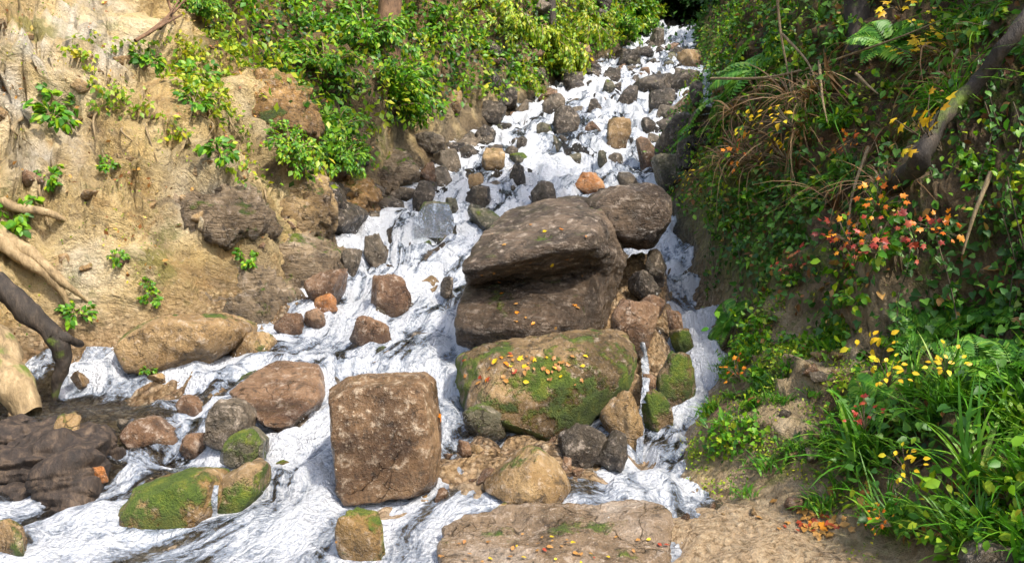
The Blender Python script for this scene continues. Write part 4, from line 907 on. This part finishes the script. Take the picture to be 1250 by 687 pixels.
many(DARKB, 26, ((fc[:, 1] > 25) & (fc[:, 1] < 36) & (fv < 30) & (np.abs(fu - 830) < 140)), 'dark shrub in the shade above the top of the cascade', 'shrub', 'dark shrubs closing the gully', (1.0, 1.9), 83)
many(BUSH, 5, ((fc[:, 1] > 22) & (fv < 45) & (fv > -20) & (np.abs(fu - 755) < 28)), 'bright green shrub beside the topmost water', 'shrub', 'bright shrubs by the topmost water', (.9, 1.3), 84)
# single plants of the left cliff
for (u, v, s, lb) in [(65, 128, 1.0, 'leafy tuft high on the left cliff near the edge'), (62, 152, 1.1, 'leafy tuft just below the highest tuft on the left cliff'), (18, 268, 1.15, 'bright green plant overhanging the hollow at the left edge'),
    (64, 222, .7, 'small plant on the cliff between the tufts and the pale roots'), (145, 317, .45, 'tiny green plant alone on the bare ochre cliff'), (185, 366, .5, 'tiny green plant low on the cliff above the tan boulder'),
    (180, 348, .35, 'tiniest sprout just above the low cliff plant'), (92, 388, .8, 'sunlit plant at the foot of the cliff by the roots'), (300, 320, .6, 'small plant by the grey rock face near the cascade'),
    (178, 82, .9, 'plant at the left end of the creeper band'), (240, 95, .9, 'plant in the middle of the creeper band'), (235, 130, .9, 'plant under the middle of the creeper band'),
    (268, 190, .9, 'plant hanging at the lower end of the creeper band'), (352, 190, 1.6, 'bushy green plant at the lower tip of the left thicket'), (400, 175, 1.9, 'large bushy plant overhanging the left bank above the stream'),
    (420, 200, 1.5, 'bushy plant right at the edge of the left bank'), (480, 118, 2.2, 'leafy bush spreading over the orange soil'), (395, 95, 2.0, 'leafy bush in the middle of the left thicket'), (130, 205, .5, 'small plant beside the dark grey fold of the cliff'),
    (182, 455, .4, 'tiny plant on the front of the tan boulder'), (450, 60, 2.2, 'leafy bush below the brown tree trunk'), (240, 20, 1.5, 'leafy bush on the cliff top beside the dry branches')]:
    p, n = hit(u, v); p = surf(u, v) if u < 440 else p; put(SMALL[int(u) % 2] if s < 1.4 else BUSH[int(u) % 2], p, lb, 'plant', None, s * p.y / 7.0 * (0.85 if s < 1.4 else .22), lean=up_ * .5 + n * .6)
p, n = PX(182, 455, 5.95), up_

# ferns
def fern_template(seed, fronds=8, ln=.42):
    r = np.random.default_rng(seed); pos, D, Nn, S = [], [], [], []; stems = []
    for f in range(fronds):
        a = f / fronds * 6.283 + r.uniform(-.3, .3); l = ln * r.uniform(.75, 1.1); el = r.uniform(.5, 1.0); h = np.array([math.cos(a), math.sin(a), 0])
        t = np.linspace(0, 1, 17); C = h[None] * (l * (t * math.cos(el) + .12 * t * t))[:, None] + np.array([0, 0, 1.])[None] * (l * (math.sin(el) * t - .62 * t * t))[:, None]
        V, F = tube('s', C[::4], [.004, .0035, .003, .002, .001], '', ns=4, bumpy=0, sub=2); stems.append((V, q2t(F)))
        side = np.cross(h, [0, 0, 1.])
        for k in range(2, 17):
            wd = l * .30 * math.sin(math.pi * (0.12 + .88 * t[k]) ** .8) + .004; tg = C[k] - C[k - 1]; tg /= np.linalg.norm(tg)
            for sgn in (1, -1):
                pos.append(C[k]); D.append(side * sgn + tg * .45 + np.array([0, 0, -.12])); Nn.append(np.cross(side, tg) * 1.0 + r.normal(size=3) * .08 if True else 0); S.append(wd)
    Nn = np.array(Nn); Nn[Nn[:, 2] < 0] *= -1
    V, F = place((LEAF_LO[0] * np.array([.62, 1, 1]), LEAF_LO[1]), np.array(pos), np.array(D), Nn, np.array(S))
    V2, F2 = cat_(stems); n1 = len(F)
    VV, FF = cat_([(V, F), (V2, F2)])
    o = link('fern', np_mesh('fern', VV, FF, [L['fern']])); return o
FERN = [fern_template(91), fern_template(92, 6, .5)]
for (u, v, s, lb) in [(905, 112, 1.2, 'bright fern arching over the top of the right channel'), (940, 90, 1.3, 'larger fern behind the arching fern at the upper right bank'), (900, 395, .75, 'small fern hanging beside the right channel'),
    (1190, 455, .9, 'pale fern at the right edge above the long grass'), (1235, 462, 1.0, 'big fern frond cluster leaning in from the right edge'), (1120, 410, .8, 'fern in the middle of the right bank below the red leaves'),
    (1175, 405, .8, 'fern left of the right edge above the pale fern'), (1075, 490, .7, 'yellowing fern above the grass on the bare slope'), (1230, 390, .8, 'fern at the right edge of the picture, half way up'),
    (1110, 640, .55, 'small fern low in the grass at lower right'), (1085, 60, .8, 'fern high on the right bank beside the added dark trunk'), (870, 160, .9, 'leafy fern at the bend where the right channel begins')]:
    p, n = hit(u, v); put(FERN[int(u) % 2], p + n * .05, lb, 'fern', 'ferns of the right bank', s * min(p.y / 5.5, 1.6), lean=up_ * .55 + n * .7)
# grass
def grass_template(seed, blades=46, ln=.45, mat='grass', spread=.08, wd=.008, droop=1.0, name='grass_clump'):
    r = np.random.default_rng(seed); Vs, Fs, o = [], [], 0; t = np.linspace(0, 1, 7)
    for k in range(blades):
        a = r.uniform(0, 6.283); l = ln * r.uniform(.45, 1.1); el = r.uniform(.75, 1.45); b_ = r.uniform(.3, 1.0) * droop; h = np.array([math.cos(a), math.sin(a), 0]); base = np.append(r.normal(size=2) * spread, 0)
        C = base + h * (l * (math.cos(el) * t + .35 * b_ * t * t))[:, None] + np.array([0, 0, 1.]) * (l * (math.sin(el) * t - .55 * b_ * t ** 2.4))[:, None]
        sd = np.cross(h, [0, 0, 1.]) + r.normal(size=3) * .25; w_ = wd * r.uniform(.6, 1.2) * (1 - t ** 2.2) * (0.4 + 0.6 * np.minimum(1, t * 4)) + .0006
        Vs.append(np.concatenate([C - sd * w_[:, None], C + sd * w_[:, None]])); n = len(t)
        for i in range(n - 1): Fs += [(o + i, o + i + 1, o + n + i + 1), (o + i, o + n + i + 1, o + n + i)]
        o += 2 * n
    return link(name, np_mesh(name, np.concatenate(Vs), np.array(Fs), [L[mat]]))
GRASS = [grass_template(101, spread=.04), grass_template(102, 34, .55, spread=.04)]
SHORT = [grass_template(105, 60, .11, 'grass', .03, .004, name='grass_tuft')]
LONG = [grass_template(103, 50, .75, 'grass', .018, .006, 1.9), grass_template(104, 40, .7, 'straw', .018, .006, 2.2)]
GZ = [(1040, 560), (1070, 500), (1130, 470), (1300, 460), (1400, 700), (1060, 700)]
many(GRASS, 34, (inpoly(fu, fv, GZ) & front_ok & (fdr > .1)).astype(float), 'bright green grass clump in the thick growth at lower right', 'grass clump', 'bright grass clumps at lower right', (.55, .95), 111, 0, .35)
many(LONG[:1], 28, (inpoly(fu, fv, [(930, -60), (1250, -80), (1250, 130), (1050, 250), (960, 170)]) & (fdr > .3) & front_ok & (fc[:, 1] < 13)).astype(float), 'long leaved green grass clump drooping on the upper right bank', 'grass clump', 'long drooping grass of the upper right bank', (.45, .85), 112, 0, .45)
many(LONG[1:], 30, (inpoly(fu, fv, [(880, 120), (1180, 60), (1180, 270), (900, 300)]) & (fdr > .3) & front_ok & (fc[:, 1] < 13)).astype(float), 'dry straw coloured grass clump hanging on the right bank', 'grass clump', 'dry hanging grass of the right bank', (.6, 1.1), 113, 0, .5)
many(SHORT, 40, (inpoly(fu, fv, [(850, 470), (900, 430), (1040, 420), (1060, 600), (960, 640), (870, 600)]) & (fdr > .05) & front_ok).astype(float), 'short grass tuft on the bare mossy slope of the right bank', 'grass tuft', 'short tufts on the bare slope', (.6, 1.4), 114, 0, .3)
many(SPRIG, 40, wr * (fu < 1300) * (fc[:, 1] < 9) * (fv > -50), 'leafy green sprig standing out from the ivy of the right bank', 'plant', 'leafy sprigs of the right bank', (.45, .85), 115, 0, .55)
many(SMALL, 30, wr * (fu < 1300) * (fc[:, 1] < 9) * (fv > -50), 'small leafy plant growing among the ivy of the right bank', 'plant', 'small leafy plants of the right bank', (.45, .85), 116, 0, .55)

# coloured sprays of leaves on the right bank
def spray_template(name, mat, tpl, n, rad, size, seed):
    r = np.random.default_rng(seed); p = r.normal(size=(n, 3)) * np.array([rad, rad, rad * .45]); p[:, 2] += rad
    D = p * np.array([1, 1, .2]) / rad + rnd(n, r) * .5 + np.array([0, 0, -.25]); Nn = np.array([0, 0, 1.]) + rnd(n, r) * .4
    V, F = place(tpl, p, D, Nn, r.uniform(size[0], size[1], n)); root = bpy.data.objects.new(name, None); COL.objects.link(root); root.empty_display_size = .05
    link('leaves', np_mesh('leaves', V, F, [L[mat]]), root)
    parts = []
    for k in range(n):
        a, b = tube('s', [(0, 0, -rad), p[k] * .5, p[k]], [.003, .0025, .0015], '', ns=4, bumpy=0, sub=2); parts.append((a, q2t(b)))
    V, F = cat_(parts); link('stems', np_mesh('stems', V, F, [M['vine']]), root); return root
YS = spray_template('leaf_spray', 'yellow', LEAF_MAPLE, 18, .07, (.04, .07), 121)
OS = spray_template('leaf_spray', 'orange', LEAF_MAPLE, 15, .07, (.028, .052), 122)
RS = spray_template('leaf_spray', 'red', LEAF_MAPLE, 15, .07, (.030, .056), 123)
YF = spray_template('leaf_spray', 'yellow', LEAF_HI, 16, .07, (.03, .055), 124)
for (t_, u, v, s, lb) in [(YS, 1105, 20, 1.0, 'yellow leaf spray near the top of the right bank'), (YS, 1135, 77, .8, 'yellow leaf spray on the second twig below the topmost spray'), (YS, 1133, 105, 1.1, 'flat yellow leaf spray above the big golden spray'),
    (YS, 1178, 178, 1.5, 'big golden leaf spray beside the dark leaning branch'), (YF, 1098, 55, .8, 'few yellow leaves under the topmost yellow spray'), (YF, 985, 155, 1.0, 'yellow leaf spray over the right channel bend'),
    (YF, 940, 160, .9, 'pale yellow leaf spray left of the bend spray'), (OS, 930, 188, 1.0, 'orange leaf spray on the bank above the right channel'), (YF, 985, 200, .9, 'yellow orange leaf spray below the bend'),
    (OS, 1075, 166, .8, 'small orange leaf spray in the long grass'), (OS, 1075, 262, 1.0, 'orange yellow leaf spray above the red leaves'), (OS, 1118, 272, 1.0, 'orange leaf spray right of the red leaves'),
    (OS, 1062, 298, 1.0, 'orange leaf spray in the centre of the red leaves'), (RS, 1080, 314, 1.1, 'dull red leaf spray under the centre orange leaves'), (RS, 1012, 320, 1.2, 'dark crimson leaf spray at the left of the red leaves'),
    (RS, 1110, 290, 1.1, 'pinkish red leaf spray at the right of the red leaves'), (RS, 995, 332, .8, 'small crimson leaf spray beside the dark crimson one'), (RS, 1057, 340, .7, 'small red leaf spray above the bare patch'),
    (OS, 928, 477, .8, 'orange leaves alone on the bare slope by the channel'), (YF, 1098, 443, 1.2, 'yellow leaf spray between the ferns of the right bank'), (YF, 1085, 487, 1.0, 'yellow leaf spray over the grass at lower right'),
    (RS, 1055, 548, .9, 'dark red leaves at the left border of the bright grass'), (YF, 1150, 470, .9, 'yellowing leaf spray left of the pale fern'), (YF, 1135, 592, 1.0, 'yellow leaf spray deep in the bright grass'), (OS, 1140, 645, .7, 'brownish orange leaf hanging low in the bright grass'),
    (YF, 870, 100 + 120, .8, 'yellow leaves at the mouth of the right channel')]:
    p, n = hit(u, v); f = min(p.y, 6.5); put(t_, p + n * .20 - p.normalized() * .16, lb, 'leaf spray', None, s * f / 5.2, lean=up_ * .5 + n * .9)
# hanging vines at the right edge
def vine_template(seed, ln=1.3):
    r = np.random.default_rng(seed); n = 60; t = np.sort(r.uniform(0, 1, n)); x_ = .05 * np.sin(t * 7 + seed); pp = np.stack([x_, .04 * np.cos(t * 5), -ln * t], -1)
    D = rnd(n, r) * .8 + np.array([0, -.2, -.7]); V, F = place(HEART, pp + r.normal(size=(n, 3)) * .02, D, rnd(n, r) * .5 + np.array([0, -1., .5]), r.uniform(.025, .055, n))
    o = bpy.data.objects.new('ivy_vine', None); COL.objects.link(o); o.empty_display_size = .05
    link('leaves', np_mesh('leaves', V, F, [L['ivy']]), o)
    a, b = tube('s', pp[::6], np.full(len(pp[::6]), .004), '', ns=5, bumpy=0, sub=3); link('stem', np_mesh('stem', a, b, [M['vine']]), o); return o
VINES = [vine_template(131), vine_template(132, 1.0)]
for k, (u, v) in enumerate([(1150, 110), (1175, 120), (1195, 100), (1215, 130), (1235, 90), (1245, 150), (1160, 210), (1205, 230), (1230, 260), (1140, 250), (1180, 280), (1100, 200), (1050, 230), (960, 220), (905, 230), (885, 260), (930, 260), (990, 250), (1265, 200), (1285, 120)]):
    p, n = hit(u, v); put(VINES[k % 2], p + n * .22, 'small leaved ivy vine hanging down the right bank', 'vine', 'ivy vines hanging on the right bank', ROT.uniform(.6, 1.0), rz=ROT.uniform(-.6, .6))

# branches and twigs of the right bank
def brpts(l): return [PX(u, v, min(d, hit(u, v)[0].y - .32)) for u, v, d in l]
tag(tube_obj('branch', [hit(1112, 215)[0] + Vector((0, .25, -.05))] + brpts([(1120, 200, 5.3), (1135, 170, 5.05), (1165, 128, 4.75), (1200, 92, 4.5), (1235, 45, 4.3), (1275, -15, 4.1)]), [.06, .05, .045, .04, .038, .036, .034], 'bark_dark', bumpy=.35, ns=14, seed=41), 'thick dark mossy branch leaning out over the right bank', 'branch')
TW = [([(868, 96, 8.0), (935, 95, 7.2), (1000, 80, 6.6), (1040, 66, 6.3), (1100, 45, 5.8), (1155, 22, 5.4)], 'long pale bare twig sweeping across the upper right bank'),
      ([(948, -10, 7.0), (953, 40, 7.0), (962, 90, 6.9), (972, 150, 6.8)], 'upright pale bare twig at the left of the upper right bank'),
      ([(955, 42, 6.95), (985, 75, 6.8), (1000, 110, 6.7)], 'forked pale twig springing from the upright twig'),
      ([(1045, 90, 6.2), (1060, 105, 6.2), (1072, 115, 6.1)], 'short bare twig in the long grass of the upper right bank'),
      ([(1000, 75, 6.6), (1004, 120, 6.6), (1010, 150, 6.6)], 'thin bare twig hanging from the long sweeping twig'),
      ([(1210, 210, 4.6), (1190, 260, 4.7), (1175, 310, 4.8)], 'thin pale stem among the hanging vines at the right'),
      ([(1170, 60, 4.9), (1150, 120, 5.0), (1120, 190, 5.2)], 'thin brown stem running beside the dark leaning branch'),
      ([(1060, 180, 6.0), (1040, 240, 6.0), (1035, 300, 5.9)], 'thin brown stem above the red leaves')]
for k, (l, lb) in enumerate(TW):
    tag(tube_obj('twig', brpts(l), np.linspace(.013, .005, len(l)), 'twig', ns=6, seed=50 + k), lb, 'twig')
for k, l in enumerate([[(195, 35, 8.6), (215, 12, 8.7), (245, -20, 8.8)], [(180, 42, 8.6), (205, 20, 8.6), (222, -6, 8.6)], [(165, 50, 8.5), (200, 30, 8.6), (228, 15, 8.7)], [(200, -15, 8.6), (208, 10, 8.6), (214, 30, 8.6)]]):
    tag(tube_obj('twig', brpts(l), [.02, .014, .008], 'bark_brown', ns=6, seed=70 + k), 'dry brown twig in the tangle on top of the left cliff', 'twig', 'dry twigs on top of the left cliff')

# ---- trees: trunk, limbs and crown
CROWN = {}
def tree(u, v, d, rad, hgt, lean, mat, leafmat, label, crown_z, cr, seed, nleaf=5200):
    p, n = hit(u, v)
    if d: p = PX(u, v, d)
    p = p + n * (.2 if u < 500 else -.05)
    root = bpy.data.objects.new('tree', None); COL.objects.link(root); root.location = p; tag(root, label, 'tree')
    top = np.array([lean[0], lean[1], hgt]); pts = [(0, 0, -.4), tuple(top * .25 + np.array([.06, 0, 0])), tuple(top * .6), tuple(top)]
    V, F = tube('t', pts, [rad * 1.25, rad, rad * .8, rad * .35], '', ns=14, bumpy=.12, seed=seed); link('trunk', np_mesh('trunk', V, F, [M[mat]]), root)
    r = np.random.default_rng(seed); parts = []; cl = []
    for k in range(9):
        a = r.uniform(0, 6.28); e = np.array([math.cos(a) * cr * r.uniform(.5, 1), math.sin(a) * cr * r.uniform(.5, 1), crown_z + r.uniform(-.3, .5) * cr]); s = top * r.uniform(.55, .95)
        V, F = tube('l', [tuple(s), tuple((s + e) / 2 + np.array([0, 0, .1 * cr])), tuple(e)], [rad * .35, rad * .2, rad * .06], '', ns=6, bumpy=.1, sub=4); parts.append((V, q2t(F)))
        cl += [e + r.normal(size=3) * cr * .22 for _ in range(4)]
    V, F = cat_(parts); link('limbs', np_mesh('limbs', V, F, [M[mat]]), root)
    cl = np.array(cl); i = r.integers(0, len(cl), nleaf); q_ = cl[i] + r.normal(size=(nleaf, 3)) * cr * .13
    V, F = place(LEAF_LO, q_, rnd(nleaf, r) + np.array([0, 0, -.4]), rnd(nleaf, r) * .7 + np.array([0, 0, 1.]), r.uniform(.10, .18, nleaf))
    link('crown', np_mesh('crown', V, F, [L[leafmat]]), root)
tree(459, 62, None, .17, 7.0, (.1, .2), 'bark_brown', 'bush', 'brown trunked tree rising out of the left thicket', 6.4, 1.9, 141)
tree(835 - 160, 62, None, .10, 5.5, (-.2, .1), 'bark_dark', 'lime', 'slim dark trunked tree in the lime thicket near the topmost water', 4.6, 1.5, 142)
tree(1045, 40, None, .09, 5.5, (-.2, .3), 'bark_dark', 'dark', 'slim dark tree added for the dark gap at the top of the right bank', 5.2, 2.0, 143)  # added trunk, stands in for a dark gap between the plants

# fallen leaves, one object each
FL = []
for mt in ('yellow', 'orange', 'red', 'litter'):
    for tpl in (LEAF_MAPLE, LEAF_HI):
        V, F = place(tpl, np.zeros((1, 3)), np.array([[0, 1., 0]]), np.array([[0, 0, 1.]]), np.array([1.])); FL.append(np_mesh('fallen_leaf', V - np.array([0, .5, 0]), F, [L[mt]]))
dg = bpy.context.evaluated_depsgraph_get(); dg.update()
def fallen(u, v, s, mi, label, group):
    d = Vector(((u - 625) / FPX, 1, (343.5 - v) / FPX)).normalized(); org = Vector((0, 0, 0))
    for _ in range(6):
        ok, p, n, i, ob, mx = sc.ray_cast(dg, org, d)
        if not ok: return
        if ob.name.startswith(('boulder', 'rock', 'terrain', 'stone')): break
        org = p + d * .01
    else: return
    o = link('fallen_leaf', FL[mi]); o.location = p + n * .012; o.scale = (s, s, s)
    nn = (n + Vector((ROT.uniform(-.3, .3), ROT.uniform(-.3, .3), .2))).normalized(); q_ = Vector((0, 0, 1)).rotation_difference(nn)
    from mathutils import Quaternion
    o.rotation_mode = 'QUATERNION'; o.rotation_quaternion = q_ @ Quaternion((0, 0, 1), ROT.uniform(0, 6.28)); tag(o, label, 'leaf', group)
for k in range(60): fallen(ROT.gauss(640, 38), ROT.uniform(432, 470), ROT.uniform(.018, .05), ROT.choice([0, 1, 2, 3, 6, 7, 6, 7, 7, 5]), 'fallen yellow or orange leaf on the wide mossy boulder', 'fallen leaves on the mossy boulder')
for k in range(22): fallen(ROT.uniform(580, 720), ROT.uniform(275, 400), ROT.uniform(.025, .045), ROT.choice([0, 2, 3, 6, 7]), 'small fallen leaf lying on the huge boulder', 'fallen leaves on the huge boulder')
for k in range(40): fallen(ROT.gauss(650, 70), ROT.gauss(668, 12), ROT.uniform(.015, .035), ROT.choice([1, 5, 7, 6, 7, 6]), 'small fallen leaf on the flat wet slab', 'fallen leaves on the slab')
for k in range(46): fallen(ROT.gauss(990, 26), ROT.gauss(640, 9), ROT.uniform(.025, .06), ROT.choice([4, 5, 6, 7, 6, 7, 4, 2]), 'dead leaf in the drift at the foot of the bare slope', 'leaf drift at the foot of the bare slope')
fallen(536, 510, .06, 2, 'single orange leaf stuck to the right edge of the upright block', None)
